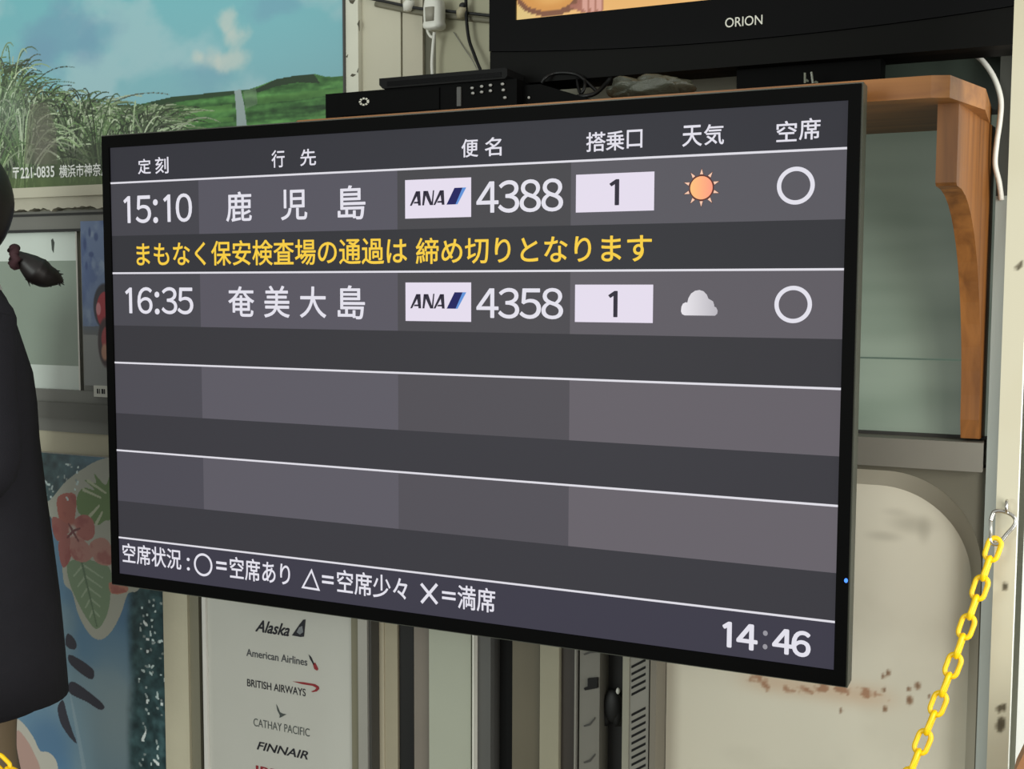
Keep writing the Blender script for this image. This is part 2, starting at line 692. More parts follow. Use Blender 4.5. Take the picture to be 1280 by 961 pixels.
obj('track_groove', bx(wl, wr, .3625, .3655, zz - .003, zz + .002), DK, w1)
obj('track_groove', bx(wl, wr, .3625, .3655, z_b - .002, z_b + .004), DK, w1)
zm = Z(60, 512, .36)
obj('sill_lip', bx(wl, wr, .352, .364, zm - .016, zm + .018), mat('grey_sill', (108, 108, 102), .5), w1, bevel=.003)
PANE = mat('milky_green_glass', (142, 156, 142), .18, var=.10, scale=6, coat=.3)
PWH = mat('white_band_glass', (214, 224, 216), .15, var=.05, scale=14)  # paler colour for the bands above and below the pane
xe = X(100, .374, 390)
obj('pane', bx(wl, xe, .372, YW, Z(60, 456, .374), Z(60, 326, .374)), PANE, w1)
obj('upper_white_band', bx(wl, xe, .372, YW, Z(60, 326, .374), z_b), PWH, w1)
obj('lower_white_band', bx(wl, xe, .372, YW, z_c, Z(60, 456, .374)), PWH, w1)
obj('pane_edge', bx(xe, xe + .004, .366, YW, z_c, z_b), ALU, w1)
obj('stain', prism_y(bmesh.new(), [(X(a_, .3718, b_), Z(a_, b_, .3718)) for a_, b_ in ((64, 300), (66, 298), (68, 303), (67, 316), (65, 312))], .3714, .3722), mat('grime', (70, 76, 70), .8), w1)
struct(obj('trim_3', bx(wl, wr + .1, .364, YW, Z(100, 572, .37), z_d), CREAM_WARM, bevel=.002))

# narrow blue flyer beside the pane
yB = .360
a = Art(X(103, yB, 380), X(160, yB, 380), Z(118, 482, yB), Z(118, 276, yB), yB, .0012)
t = (a.z - a.zs[0]) / (a.zs[-1] - a.zs[0])
a.rgb[...] = np.array([112, 132, 170])
nb = fbm(a.x * 30, a.z * 18, 4)
a.fill(.7 * sstep(.45, .7, nb), (78, 100, 150))
a.fill(.6 * sstep(.55, .8, fbm(a.x * 40 + 5, a.z * 30, 4)), (160, 176, 196))
for px, py, rx, rz in ((106, 305, .006, .018), (114, 318, .01, .008), (120, 296, .008, .012), (112, 290, .005, .014), (108, 332, .005, .012)):
    a.spot(px, py, rx, rz, (58, 78, 130), .8)
a.fill(1 - sstep(.30, .38, t), (146, 148, 146))
a.poly([(104, 408), (140, 407), (140, 420), (104, 418)], (92, 94, 96), .7)
a.spot(131, 383, .034, .052, (40, 36, 44), .9, .15)
a.spot(132, 388, .027, .042, (176, 46, 58), 1, .1)
a.spot(123, 386, .008, .016, (224, 150, 156), .9, .3)
a.spot(133, 428, .026, .058, (58, 40, 44), .9, .2)
a.spot(134, 424, .018, .030, (170, 66, 70), 1, .2)
a.spot(131, 440, .012, .022, (190, 140, 116), 1, .4)
fly = a.build('flyer', PRINT, None, .005)
tag(fly, 'narrow blue and grey flyer with a red round ornament beside the left window pane', 'flyer')
tg = obj('price_tag', bx(X(118, .358, 488), X(136, .358, 488), .356, .3615, Z(126, 496, .358), Z(126, 482, .358)), WHITEP)
tag(tg, 'small white paper tag below the blue flyer', 'tag')
bmx = bmesh.new()
for i, w in enumerate((.004, .002, .005, .003)):
    xx = X(121, .3555, 488) + i * .0065
    box(bmx, xx, xx + w, .3555, .3563, Z(126, 492, .3555), Z(126, 486, .3555))
obj('print', bmx, mat('black_ink', (26, 26, 28), .6), tg)

# ---------------------------------------------------------------- sea poster, lower left
yS = .350
a = Art(X(-30, yS, 800), X(206, yS, 850), Z(100, 1030, yS), Z(120, 571, yS), yS, .0017)
x, z = a.x, a.z
t = (z - z.min()) / (z.max() - z.min())
u = (x - x.min()) / (x.max() - x.min())
nn = fbm(x * 5, z * 5, 5)
a.rgb[...] = np.array([92, 136, 170])
a.fill(.75 * sstep(.35, .65, nn + .15 * (u - .5)), (132, 160, 172))
a.spot(150, 890, .15, .22, (146, 168, 176), .75, .9)
a.spot(160, 765, .10, .06, (76, 120, 162), .7, .9)
a.spot(60, 930, .12, .12, (66, 108, 150), .7, .8)
spk = fbm(x * 60, z * 60, 3)
band = np.maximum(sstep(.80, .86, u + (fbm(x * 9, z * 7, 3) - .5) * .10), (1 - sstep(.12, .17, (z.max() - z) + (fbm(x * 12, z * 12, 3) - .5) * .05)) * (1 - sstep(.40, .9, u)) * 1.0)
teal = np.array([44, 76, 82])[None, None] + (spk[..., None] - .5) * np.array([70, 90, 90])
a.rgb[...] = a.rgb * (1 - band[..., None]) + teal * band[..., None]
# pale cut-out carrying leaves and blossom
a.blob([(48, 630), (62, 625), (82, 602), (105, 585), (130, 573), (165, 570), (190, 600), (196, 690), (175, 735), (160, 742), (152, 765), (142, 785), (131, 797), (121, 799), (110, 790), (98, 768), (90, 740), (80, 728), (76, 690), (66, 650)], (184, 186, 172))
a.blob([(98, 640), (96, 622), (104, 610), (118, 612), (106, 600), (120, 604), (118, 592), (132, 606), (140, 590), (160, 600), (158, 650), (134, 650), (122, 656), (110, 648)], (106, 140, 76))
for p in (((104, 612), (126, 622)), ((110, 601), (132, 616)), ((112, 645), (124, 632)), ((120, 655), (128, 640))):
    P = [at(*q, yS) for q in p]
    a.stroke(np.linspace([P[0][0], P[0][2]], [P[1][0], P[1][2]], 40), .002, .001, (196, 204, 170))
a.blob([(84, 705), (100, 698), (120, 702), (138, 712), (138, 745), (133, 770), (121, 786), (108, 772), (96, 750), (87, 728)], (124, 150, 116))
for k in range(5):
    P = [at(*q, yS) for q in ((104 + k * 3, 706 + k * 14), (92 + k * 5, 720 + k * 13), (128 - k, 722 + k * 12))]
    a.stroke(np.linspace([P[0][0], P[0][2]], [P[1][0], P[1][2]], 30), .0014, .0006, (160, 180, 150))
    a.stroke(np.linspace([P[0][0], P[0][2]], [P[2][0], P[2][2]], 30), .0014, .0006, (160, 180, 150))
P = [at(*q, yS) for q in ((102, 702), (121, 782))]
a.stroke(np.linspace([P[0][0], P[0][2]], [P[1][0], P[1][2]], 60), .002, .001, (92, 118, 88))
pet = fbm(x * 40, z * 40, 4)
for L, c in (([(72, 622), (84, 616), (95, 620), (94, 645), (90, 660), (78, 655), (72, 640)], (178, 92, 78)),
             ([(66, 646), (80, 652), (90, 662), (80, 670), (72, 676), (66, 664)], (168, 90, 82)),
             ([(92, 652), (104, 643), (116, 650), (118, 668), (108, 676), (94, 668)], (182, 100, 92)),
             ([(74, 676), (86, 668), (90, 690), (84, 706), (78, 708), (74, 694)], (170, 92, 86)),
             ([(90, 668), (106, 676), (116, 692), (108, 702), (94, 700), (88, 690)], (188, 128, 118)),
             ([(112, 680), (130, 672), (142, 690), (138, 706), (120, 702)], (190, 134, 122)),
             ([(137, 728), (158, 732), (158, 740), (140, 742)], (196, 130, 108))):
    a.blob(L, c)
    a.fill(inpoly(x, z, a.pts(L)) * .5 * sstep(.5, .75, pet), (150, 60, 60))
a.spot(91, 663, .016, .018, (206, 196, 184), .9)
for q in ((84, 672), (100, 660), (98, 676), (86, 655)):
    P = [at(91, 664, yS), at(*q, yS)]
    a.stroke(np.linspace([P[0][0], P[0][2]], [P[1][0], P[1][2]], 25), .0018, .0008, (116, 48, 52))
for L in ([(84, 792), (92, 797), (96, 806), (92, 812), (82, 806)], [(88, 818), (116, 836), (113, 849), (88, 830)], [(87, 853), (98, 855), (129, 880), (125, 887), (108, 877), (87, 866)],
          [(76, 876), (80, 877), (84, 893), (90, 912), (96, 929), (86, 920), (76, 904), (72, 886)]):
    a.blob(L, (44, 44, 58))
a.blob([(87, 866), (100, 945), (106, 975), (110, 975), (96, 900)], (180, 196, 204), .35)
# white blossom at the foot
a.blob([(14, 905), (20, 898), (30, 905), (42, 922), (50, 938), (60, 940), (70, 950), (72, 970), (60, 1000), (10, 1000), (5, 950)], (196, 192, 180))
a.blob([(20, 915), (30, 920), (42, 940), (50, 965), (30, 975), (12, 955)], (186, 132, 122), .65)
a.rgb[...] = a.rgb * .88 + np.array([140, 142, 136]) * .12
# glints of the film, painted in as pale strokes
for k in range(85):
    if random.random() < .75:
        px, py = random.uniform(172, 203), random.uniform(735, 985)
    else:
        px, py = random.uniform(55, 100), random.uniform(580, 625)
    q = at(px, py, yS)
    L = random.choice([.0015, .002, .003, .007])
    an = random.uniform(0, PI)
    g = random.uniform(150, 245)
    a.stroke(np.linspace([q[0], q[2]], [q[0] + L * math.cos(an), q[2] + L * math.sin(an)], 8), .0013, .0009, (g * .92, g, g))
for px, py, L, an in ((183, 781, .010, 2.4), (184, 799, .003, 0), (184, 814, .003, 0), (184, 878, .006, 1.5), (206, 850, .004, 1), (178, 925, .022, 1.1), (198, 955, .014, 2.6), (202, 880, .003, 0)):
    q = at(px, py, yS)
    a.stroke(np.linspace([q[0], q[2]], [q[0] + L * math.cos(an), q[2] + L * math.sin(an)], 20), .0022, .001, (240, 250, 250))
sea = a.build('sea_poster', colmat('film_print', .35), None, .02)
tag(sea, 'blue sea poster with red hibiscus and green leaves below the left window', 'poster')

# ---------------------------------------------------------------- what stands below the display
def col(name, p0, p1, yf, m, zt=1.02, zb=0.0, bev=.002, yb=YW):
    return obj(name, bx(X(p0, yf, 870), X(p1, yf, 870), yf, yb, zb, zt), m, None, bevel=bev)


struct(col('trim_4', 206, 236, .345, CREAM_WARM, 1.3))
struct(col('trim_5', 236.5, 250, .352, mat('olive_post_edge', (134, 130, 112), .6), 1.3))
struct(col('trim_6', 250, 258, .36, GREYD, 1.3))
# airline sign
yA = .325
t = thing('airline_sign', 'white sign board listing partner airlines in a silver frame below the display', 'sign', (X(350, yA, 900), yA, 0))
za1 = 1.02
obj('panel', bx(X(258, yA, 870), X(441, yA, 870), yA, YW, .02, za1), mat('white_sign_board', (190, 190, 182), .5, var=.03), t, bevel=.001)
obj('frame_rail', bx(X(256.5, yA, 870), X(261, yA, 870), yA - .006, YW, .02, za1), mat('edge_highlight', (214, 212, 206), .35), t, bevel=.001)  # left rail coloured pale for the highlight along its edge
obj('frame_rail', bx(X(441, yA, 870), X(450, yA, 870), yA - .004, YW, .02, za1), mat('olive_rail', (122, 118, 98), .5), t, bevel=.001)
obj('frame_rail', bx(X(450.5, yA, 870), X(462, yA, 870), yA - .008, YW, .02, za1), ALU, t, bevel=.002)
obj('frame_rail', bx(X(462, yA, 870), X(465, yA, 870), yA - .002, YW, .02, za1), GREYD, t)
yl = yA - .0008
INK = mat('navy_ink', (26, 26, 34), .5, var=0)
INK2 = mat('grey_ink', (70, 72, 76), .5, var=0)
INKG = mat('green_grey_ink', (72, 78, 76), .5, var=0)
RED = mat('red_ink', (140, 40, 46), .5, var=0)
text_px('airline_name', 'Alaska', 319, 362, 777, 792.5, yl, INK, t, .022, .45)
text_px('airline_name', 'American Airlines', 308, 384, 816.5, 826, yl, INK2, t, .012)
text_px('airline_name', 'BRITISH AIRWAYS', 309, 382, 854.5, 864, yl, INK, t, .01)
text_px('airline_name', 'CATHAY PACIFIC', 317, 387, 904, 914, yl, INKG, t, .0)
text_px('airline_name', 'FINNAIR', 321, 385, 932.5, 943, yl, INK, t, .016, .3)
text_px('airline_name', 'IBERIA', 320, 384, 963, 974, yl, RED, t, .02)


def flat(name, L, m, parent, y, th=.0006):
    return obj(name, prism_y(bmesh.new(), [(X(a_, y, b_), Z(a_, b_, y)) for a_, b_ in L], y - th, y), m, parent)


tail = flat('tail_emblem', [(365, 794), (374, 781), (379, 774.5), (382, 774), (380, 795.5), (376, 796)], INK, t, yl)
flat('tail_patch', [(374, 784), (378, 782), (379, 790), (375, 793), (371, 790)], mat('grey_patch', (120, 124, 128), .5), tail, yl - .0009)
flat('wing_emblem', [(386, 818), (389, 821), (393, 830), (392, 831), (387.5, 823)], INK, t, yl)
flat('wing_emblem', [(391, 829), (394, 828), (398, 836), (396.5, 838), (393, 836)], RED, t, yl)
flat('ribbon_emblem', [(366, 851.5), (380, 852.5), (394, 855), (398.5, 858), (399, 861), (396, 864), (391, 865), (389, 864), (394, 862), (395.5, 859.5), (391, 857), (378, 855)], RED, t, yl)
flat('brushwing_emblem', [(345.5, 880), (347, 883), (350, 890), (354, 892), (358, 892.5), (352, 896), (349.5, 897), (350, 893.5), (347, 888)], INKG, t, yl)

struct(col('trim_7', 465, 480, .352, mat('beige_board', (186, 177, 154), .6), 1.02))
struct(col('trim_8', 480, 497, .355, mat('beige_board_dark', (164, 156, 134), .6), 1.02))
# tall grey-green cabinet
struct(col('trim_9', 497, 517, .362, BLACKM, 1.02))
t = thing('tall_cabinet', 'tall pale grey-green cabinet with a bright edge right of the airline sign', 'cabinet', (X(560, .33, 870), .33, 0))
obj('side_stile', bx(X(517, .33, 870), X(538.5, .33, 870), .332, YW - .001, .0, 1.02), mat('taupe_stile', (126, 118, 108), .55), t, bevel=.002)
dr = obj('door', bx(X(539, .33, 870), X(591, .33, 870), .322, YW - .001, .02, 1.02), mat('pale_cabinet_door', (168, 172, 156), .5, var=.03), t, bevel=.0015)
obj('edge_strip', bx(X(591, .32, 870), X(592.6, .32, 870), .318, YW - .001, .02, 1.02), WHITEP, t)
obj('side_panel', bx(X(593, .33, 870), X(612, .33, 870), .334, YW - .001, .0, 1.02), mat('slate_side', (84, 84, 82), .5), t, bevel=.002)
struct(col('trim_10', 612, 641, .372, mat('unlit_gap_black', (8, 8, 8), .9), 1.02))
# second cabinet
t = thing('steel_cabinet', 'olive grey steel cabinet edge between two dark gaps below the display', 'cabinet', (X(670, .33, 870), .33, 0))
obj('side_panel', bx(X(641, .34, 870), X(675, .34, 870), .338, YW - .001, 0, 1.02), mat('olive_steel', (98, 92, 76), .5), t, bevel=.002)
obj('door', bx(X(675.3, .33, 870), X(699, .33, 870), .328, YW - .001, 0, 1.02), mat('light_olive_steel', (146, 142, 122), .5), t, bevel=.002)
obj('post', bx(X(699, .34, 870), X(718.5, .34, 870), .340, YW - .001, 0, 1.02), mat('dark_brown_steel', (56, 50, 45), .5), t, bevel=.002)
# locker with a latch
t = thing('steel_locker', 'narrow grey steel locker with small black latch beside the slotted upright', 'locker', (X(735, .33, 870), .33, 0))
obj('frame_edge', bx(X(719, .33, 870), X(721, .33, 870), .326, YW - .001, 0, 1.02), GREYP, t)
obj('frame_edge', bx(X(721, .34, 870), X(724, .34, 870), .345, YW - .001, 0, 1.02), BLACKM, t)
d = obj('door', bx(X(724, .33, 870), X(749, .33, 870), .332, YW - .001, 0, 1.02), mat('grey_locker_door', (112, 110, 102), .45), t, bevel=.003)
yk = .3315
la = flat('latch', [(736, 847), (748, 846), (748, 858), (736, 859)], BLACK, t, yk, .006)
flat('latch_lever', [(731, 859), (737, 857), (748, 856), (748, 859), (732, 862)], BLACK, la, yk, .004)
for k in (0, 45.5):
    L = [(730, 906.5 + k), (737, 904 + k), (744, 896 + k), (744, 898 + k), (738, 906 + k), (731, 908 + k)]
    flat('vent_fold', L, GREYD, d, yk, .002)
L = [(730, 817), (737, 814), (748, 813), (748, 815), (738, 816), (731, 818.5)]
flat('vent_fold', L, GREYD, d, yk, .002)
struct(col('trim_11', 749, 780, .376, mat('dark_recess', (38, 37, 36), .8), 1.02))
bmx = bmesh.new()
tube(bmx, smoothpath([at(757, 905, .365), at(760, 880, .36), at(766, 870, .358), at(772, 873, .36), at(774, 890, .362), at(772, 905, .366)], 5), .007, 8)
bag = tag(obj('black_bag', ball(ball(bmx, at(766, 882, .358), (.016, .012, .030)), at(771, 890, .36), (.010, .01, .026)), BLACKM, None, True), 'small black cloth bag hanging in the dark gap beside the slotted upright', 'bag')
o = obj('toggle', ball(bmesh.new(), at(772.5, 863.5, .352), (.0036, .004, .0058)), WHITEP, bag, True)
o['label'] = 'tiny white toggle'
# slotted upright
t = thing('slotted_upright', 'grey steel upright punched with slanted black slots', 'rack upright', (X(800, .32, 870), .32, 0))
yu = .318
obj('flange', bx(X(779, yu, 870), X(787, yu, 870), yu - .004, YW - .001, 0, 1.02), mat('pale_upright', (140, 138, 124), .45), t, bevel=.001)
wb = obj('web', bx(X(787, yu, 870), X(811, yu, 870), yu, YW - .001, 0, 1.02), GREYP, t, bevel=.001)
obj('flange', bx(X(811, yu, 870), X(813, yu, 870), yu + .004, YW - .001, 0, 1.02), BLACKM, t)
obj('flange', bx(X(813, yu, 870), X(820.5, yu, 870), yu - .002, YW - .001, 0, 1.02), mat('taupe_upright', (118, 112, 100), .5), t, bevel=.001)
ys = [823, 832, 840.5, 849, 857.5] + [883 + 8.9 * k for k in range(14)]
for yy in ys:
    L = [(789.5, yy + 9), (807, yy), (807, yy + 3.2), (789.5, yy + 12.2)]
    flat('slot', L, mat('slot_black', (9, 9, 9), .9), wb, yu - .0002, .0008)

# ---------------------------------------------------------------- right bay: window, sill, rounded panel
yR = .374
zs = Z(1140, 541, yR)
gx0, gx1 = X(960, yR, 350), X(1242, yR, 350)
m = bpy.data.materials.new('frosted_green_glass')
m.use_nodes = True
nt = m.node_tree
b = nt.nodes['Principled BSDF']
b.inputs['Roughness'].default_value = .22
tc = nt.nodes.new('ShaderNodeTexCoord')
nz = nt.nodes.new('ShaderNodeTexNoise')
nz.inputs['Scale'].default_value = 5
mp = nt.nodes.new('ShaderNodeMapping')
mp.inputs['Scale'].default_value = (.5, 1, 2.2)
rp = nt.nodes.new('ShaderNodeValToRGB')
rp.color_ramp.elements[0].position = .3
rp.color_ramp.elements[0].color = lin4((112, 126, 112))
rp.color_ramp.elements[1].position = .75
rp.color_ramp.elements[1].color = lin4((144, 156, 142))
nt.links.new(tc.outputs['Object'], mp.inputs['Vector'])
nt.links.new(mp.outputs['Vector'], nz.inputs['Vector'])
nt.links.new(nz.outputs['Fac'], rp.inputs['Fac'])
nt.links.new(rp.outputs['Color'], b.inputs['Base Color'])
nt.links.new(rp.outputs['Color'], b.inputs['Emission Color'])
b.inputs['Emission Strength'].default_value = .30      # glow added to the pane itself, in place of daylight behind
FROST = m
fr = bmesh.new()
zt2 = Z(1140, 20, yR)
box(fr, gx0 - .03, gx1, .366, YW, zt2, zt2 + .05)
box(fr, gx0 - .03, gx0, .366, YW, zs, zt2)
w2 = struct(obj('window_2', fr, GREYP))
zmid = Z(1125, 150, yR)
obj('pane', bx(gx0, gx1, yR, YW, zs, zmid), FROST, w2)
obj('upper_pane', bx(gx0, gx1, yR, YW, zmid, zt2), mat('shaded_green_glass', (66, 76, 68), .3, var=.15), w2)  # darker colour puts the shade above the shelf into the glass
for py in (448,):
    zz = Z(1120, py, .372)
    obj('film_seam', bx(gx0, X(1208, .372, 350), .3725, yR, zz - .0012, zz + .0012), emat('film_seam', (84, 100, 88)), w2)  # seam glows too, matching the glow added to the pane
obj('pane_bead', bx(gx0, gx1, .368, YW, zs - .004, zs + .001), GREYD, w2)
zsl = Z(1140, 584, .33)
struct(obj('trim_21', bx(X(830, .322, 560), X(1229, .322, 560), .322, YW - .001, zsl, zs - .004), mat('grey_sill_right', (118, 114, 104), .5, var=.14), bevel=.003))
# frame plate with rounded cut-out, sloped rim and recessed face
yF = .344
pl, pr = X(820.5, .318, 870) + .001, X(1233, yF, 700)
zt = Z(1090, 587, yF)
rx, rz = X(1229, yF, 640) - X(1108, yF, 640), zt - Z(1225, 712, yF)
ox1 = X(1229, yF, 640)


def arc(x1, z1, rx, rz, n=20):
    return [(x1 - rx + rx * math.sin(PI / 2 * k / n), z1 - rz + rz * math.cos(PI / 2 * k / n)) for k in range(n + 1)]


oa = arc(ox1, zt, rx, rz)
zsil = zsl + .004
plate = [(pl, zsil), (pr, zsil), (pr, .03), (ox1, .03)] + oa[::-1] + [(pl, zt)]
PLATE = mat('grey_recess_frame', (98, 94, 80), .55, var=.16, scale=7)
struct(obj('trim_12', prism_y(bmesh.new(), plate, yF, YW - .0005), PLATE))
obj_rim = bmesh.new()
ins = .025
ia = arc(ox1 - ins * .6, zt - ins * 1.15, rx, rz)
o_l = [(pl, zt)] + oa + [(ox1, .03)]
i_l = [(pl, zt - ins * 1.15)] + ia + [(ox1 - ins * .6, .03)]
A = [obj_rim.verts.new((p[0], yF + .0005, p[1])) for p in o_l]
B = [obj_rim.verts.new((p[0], .372, p[1])) for p in i_l]
for i in range(len(A) - 1):
    obj_rim.faces.new([A[i], A[i + 1], B[i + 1], B[i]])
t = thing('recessed_panel', 'cream metal panel with rounded corner and rust stains right of the slotted upright', 'panel', (X(1000, .37, 870), .37, 0))
obj('rim', obj_rim, mat('rim_paint', (176, 170, 154), .5, var=.06), t, True)
yf2 = .371
a = Art(pl, ox1 - ins * .55, .03, zt - ins * 1.1, yf2, .0035)
a2 = a
x, z = a.x, a.z
n3 = fbm(x * 6, z * 6, 5)
a.rgb[...] = np.array([206, 200, 182])
a.fill(.5 * sstep(.45, .75, n3), (186, 180, 162))
a.spot(1140, 655, .05, .022, (160, 154, 138), .55, .9)
a.spot(1105, 670, .04, .012, (166, 160, 144), .5, .9)
a.spot(1155, 662, .015, .03, (150, 144, 128), .4, .9)
a.spot(1120, 640, .03, .010, (170, 164, 148), .4, .9)
nst = fbm(x * 55, z * 55, 4)
zr = Z(1000, 858, yf2)
q0, q1 = X(930, yf2), X(1120, yf2)
strip = sstep(q0 - .04, q0 + .05, x) * (1 - sstep(q1 - .05, q1 + .03, x)) * np.exp(-((z - zr) / .018) ** 2)
a.fill(.45 * strip, (188, 150, 118))
a.fill(.85 * sstep(.50, .62, nst * (0.45 + .55 * strip)), (150, 108, 80))
for px, py, r_ in ((1147, 857, .006), (1137, 875, .007), (1106, 886, .005), (1136, 861, .004), (1104, 845, .004), (1162, 870, .003), (1105, 862, .004), (1110, 841, .005), (1051, 888, .004)):
    a.spot(px, py, r_, r_ * 1.5, (112, 78, 52), .9, .7)
o = a.build('face', colmat('stained_cream_panel', .5), t, .004)
# left narrow strip beside the post (further back)
zj = Z(1246, 245, .335)
struct(obj('trim_22', bx(X(1228.5, .335, 700), X(1250, .335, 700), .335, YW - .0005, zj, 2.4), mat('dark_jamb', (58, 60, 54), .6), bevel=.002))
struct(obj('trim_13', bx(X(1228.5, .335, 700), X(1250, .335, 700), .335, YW - .0005, 0.0, zj), mat('blue_grey_jamb', (150, 156, 150), .5, var=.05), bevel=.002))
# white wooden post, its right side towards the entrance
yQ = -.03
px0, px1 = X(1242.5, yQ, 700), X(1269.5, yQ, 700)
a = Art(px0, px1, .0, 2.4, yQ, .0028)
x, z = a.x, a.z
a.rgb[...] = np.array([192, 186, 164])
a.fill(.5 * sstep(.4, .7, fbm(x * 8, z * 5, 4)), (178, 168, 140))
for px, py, r_ in ((1256, 733, .004), (1252, 903, .006), (1250, 908, .006), (1249, 886, .004), (1255, 884, .004), (1272, 334, .003), (1276, 330, .003)):
    a.spot(px, py, r_, r_ * 1.6, (70, 62, 44), .9, .5)
post = a.build('trim_14', colmat('worn_cream_post', .55), None, .001)
post['kind'] = 'structure'
obj('post_core', bx(px0, px1, yQ + .0011, yQ + .09, 0, 2.4), mat('daylit_post_white', (232, 236, 226), .35, var=.04), post)  # sides coloured whiter than the front for the daylight on them
# white wall return and door frame on the far right
struct(obj('trim_15', bx(px1 + .004, 1.2, .30, YW - .0005, 0, 2.4), mat('bright_white_door', (236, 238, 232), .4, var=.04), bevel=.003))

# ---------------------------------------------------------------- boards at the top behind the recorder
zlo = 1.45
struct(obj('trim_16', bx(X(432, .362, 60), X(450, .362, 60), .356, YW, zlo, 2.3), mat('pale_cream_post', (212, 212, 196), .6, var=.07, scale=14), bevel=.002))
struct(obj('trim_17', bx(X(450, .37, 60), X(501.5, .37, 60), .368, YW, zlo, 2.3), CREAM, bevel=.002))
struct(obj('trim_18', bx(X(504, .37, 60), X(529, .37, 60), .368, YW, zlo, 2.3), mat('cream_board_b', (188, 182, 162), .6), bevel=.002))
struct(obj('trim_19', bx(X(529, .37, 60), X(545, .37, 60), .376, YW, zlo, 2.3), mat('olive_groove', (104, 102, 86), .7)))
struct(obj('trim_20', bx(X(545, .37, 60), X(640, .37, 60), .370, YW, zlo, 2.3), mat('olive_cream_board', (172, 168, 142), .6), bevel=.002))
# paint chips on the pale post
for L in ([(447, 28), (450, 25), (450, 38), (448.5, 33)], [(432, 70), (435, 68), (433, 72)], [(438, 92), (442, 88), (444, 92), (440, 95)], [(446, 87), (448, 85), (447, 92)]):
    pass
bmx = bmesh.new()
for L in ([(446.5, 30), (449.3, 25), (449.3, 39), (448.5, 34)], [(432.3, 71), (435, 68), (434, 72)], [(438, 95), (440, 92), (445, 93), (441, 96)], [(446, 90), (448, 85), (447.3, 91)], [(436, 0), (444, 0), (441, 5), (438, 4)]):
    prism_y(bmx, [(X(a_, .3555, b_), Z(a_, b_, .3555)) for a_, b_ in L], .3552, .3562)
obj('paint_chip', bmx, mat('bare_metal_chip', (84, 80, 66), .8), bpy.data.objects['trim_16'])
# wall wire and its clips
w = obj('wall_wire', tube(bmesh.new(), smoothpath([at(452, -4, .352), at(482, 2, .355), at(520, 10, .355), at(560, 14, .355), at(590, 17, .357), at(625, 21, .359)], 6), .0028, 8), BLACKM, None, True)
tag(w, 'thin black wire strung across the cream boards above the recorder', 'wire')
o = obj('wire_shadow', tube(bmesh.new(), smoothpath([at(470, 5, .366), at(520, 15, .366), at(560, 20, .366), at(625, 27, .366)], 6), .0055, 8), mat('wire_shadow_olive', (120, 116, 98), .6), w, True)  # olive tube standing in for the wire's shadow on the boards
for i, (px, py) in enumerate(((511, 5), (578, 14))):
    k = thing('wire_clip', ['white insulator clip on the wire left of the white plug', 'cream insulator clip on the wire beside the black cable'][i], 'clip', tuple(at(px, py, .352)), 'insulator clips on the wire')
    q = at(px, py, .352)
    bmx = bmesh.new()
    loft(bmx, [ell(q[0] - .003, q[1], q[2] - .012, .007, .008, 12), ell(q[0], q[1], q[2], .011, .011, 12), ell(q[0] + .002, q[1], q[2] + .006, .008, .009, 12)])
    obj('body', bmx, [WHITEP, mat('cream_clip', (178, 168, 140), .5)][i], k, True)
    obj('knot', ball(bmesh.new(), (q[0] + .003, q[1] - .004, q[2] + .008), (.007, .006, .006), 12), BLACKM, k, True)
# white plug with its cable
q = at(543, 20, .34)
k = thing('power_plug', 'white power plug hanging on the wall above the recorder', 'plug', tuple(q))
bmx = bmesh.new()
rg = []
for dz, aa in ((.030, .012), (.026, .016), (.014, .0185), (0, .0185), (-.010, .018), (-.016, .020), (-.021, .019), (-.024, .012)):
    rg.append(ell(q[0], q[1], q[2] + dz, aa, .016, 20, 3))
loft(bmx, rg)
obj('body', bmx, WHITEP, k, True)
obj('face_panel', loft(bmesh.new(), [ell(q[0] - .001, q[1] - .012, q[2] - .012, .009, .0075, 16, 3), ell(q[0] - .001, q[1] - .012, q[2] + .012, .010, .0075, 16, 3)]), mat('grey_plug_face', (150, 146, 132), .5), k, True)
bmx = bmesh.new()
pp = [(q[0] - .017, q[1] + .004, q[2] - .012), (q[0] - .016, q[1] + .004, q[2] - .024), (q[0] - .009, q[1] + .002, q[2] - .034), (q[0] - .003, q[1], q[2] - .037)]
obj('strain_loop', tube(bmx, smoothpath(pp, 6), .0026, 8), WHITEP, k, True)
obj('cable', tube(bmesh.new(), smoothpath([at(543, 40, .34), at(541, 62, .345), at(540, 80, .345), at(541, 100, .345), at(543, 124, .34)], 6), .0032, 8), WHITEP, k, True)
o = obj('black_cable', tube(bmesh.new(), smoothpath([at(582, -30, .352), at(583, 20, .35), at(586, 48, .35), at(592, 66, .345), at(599, 84, .34), at(606, 100, .33), at(615, 116, .31)], 6), .0030, 8), BLACK, None, True)
tag(o, 'black cable running down the boards behind the recorder', 'cable')
o = obj('thin_cord', tube(bmesh.new(), smoothpath([at(567, 40, .366), at(580, 60, .366), at(592, 78, .362), at(602, 100, .35)], 5), .0008, 6), GREYP, None, True)
tag(o, 'hair-thin grey cord left of the black cable on the boards', 'cord')

# ---------------------------------------------------------------- oak shelf with brackets
ySh = .06
zT = Z(1130, 96.5, ySh)
zBt = zT - .028
xL = X(340, ySh, 150)
xR = X(1238, .34, 150)
t = thing('wall_shelf', 'oak wall shelf with cut corners and curved brackets behind the display', 'shelf', (.2, YW, zBt))
xc = X(1164, ySh, 97)
yc_ = ySh + .13
shape = [(xL, YW), (xL, ySh + .05), (xL + .05, ySh), (xc, ySh), (xc + .022, ySh + .008), (xR, ySh + .13), (xR, YW)]
obj('shelf_board', prism_z(bmesh.new(), shape, zBt, zT), WOODX, t, bevel=.004)


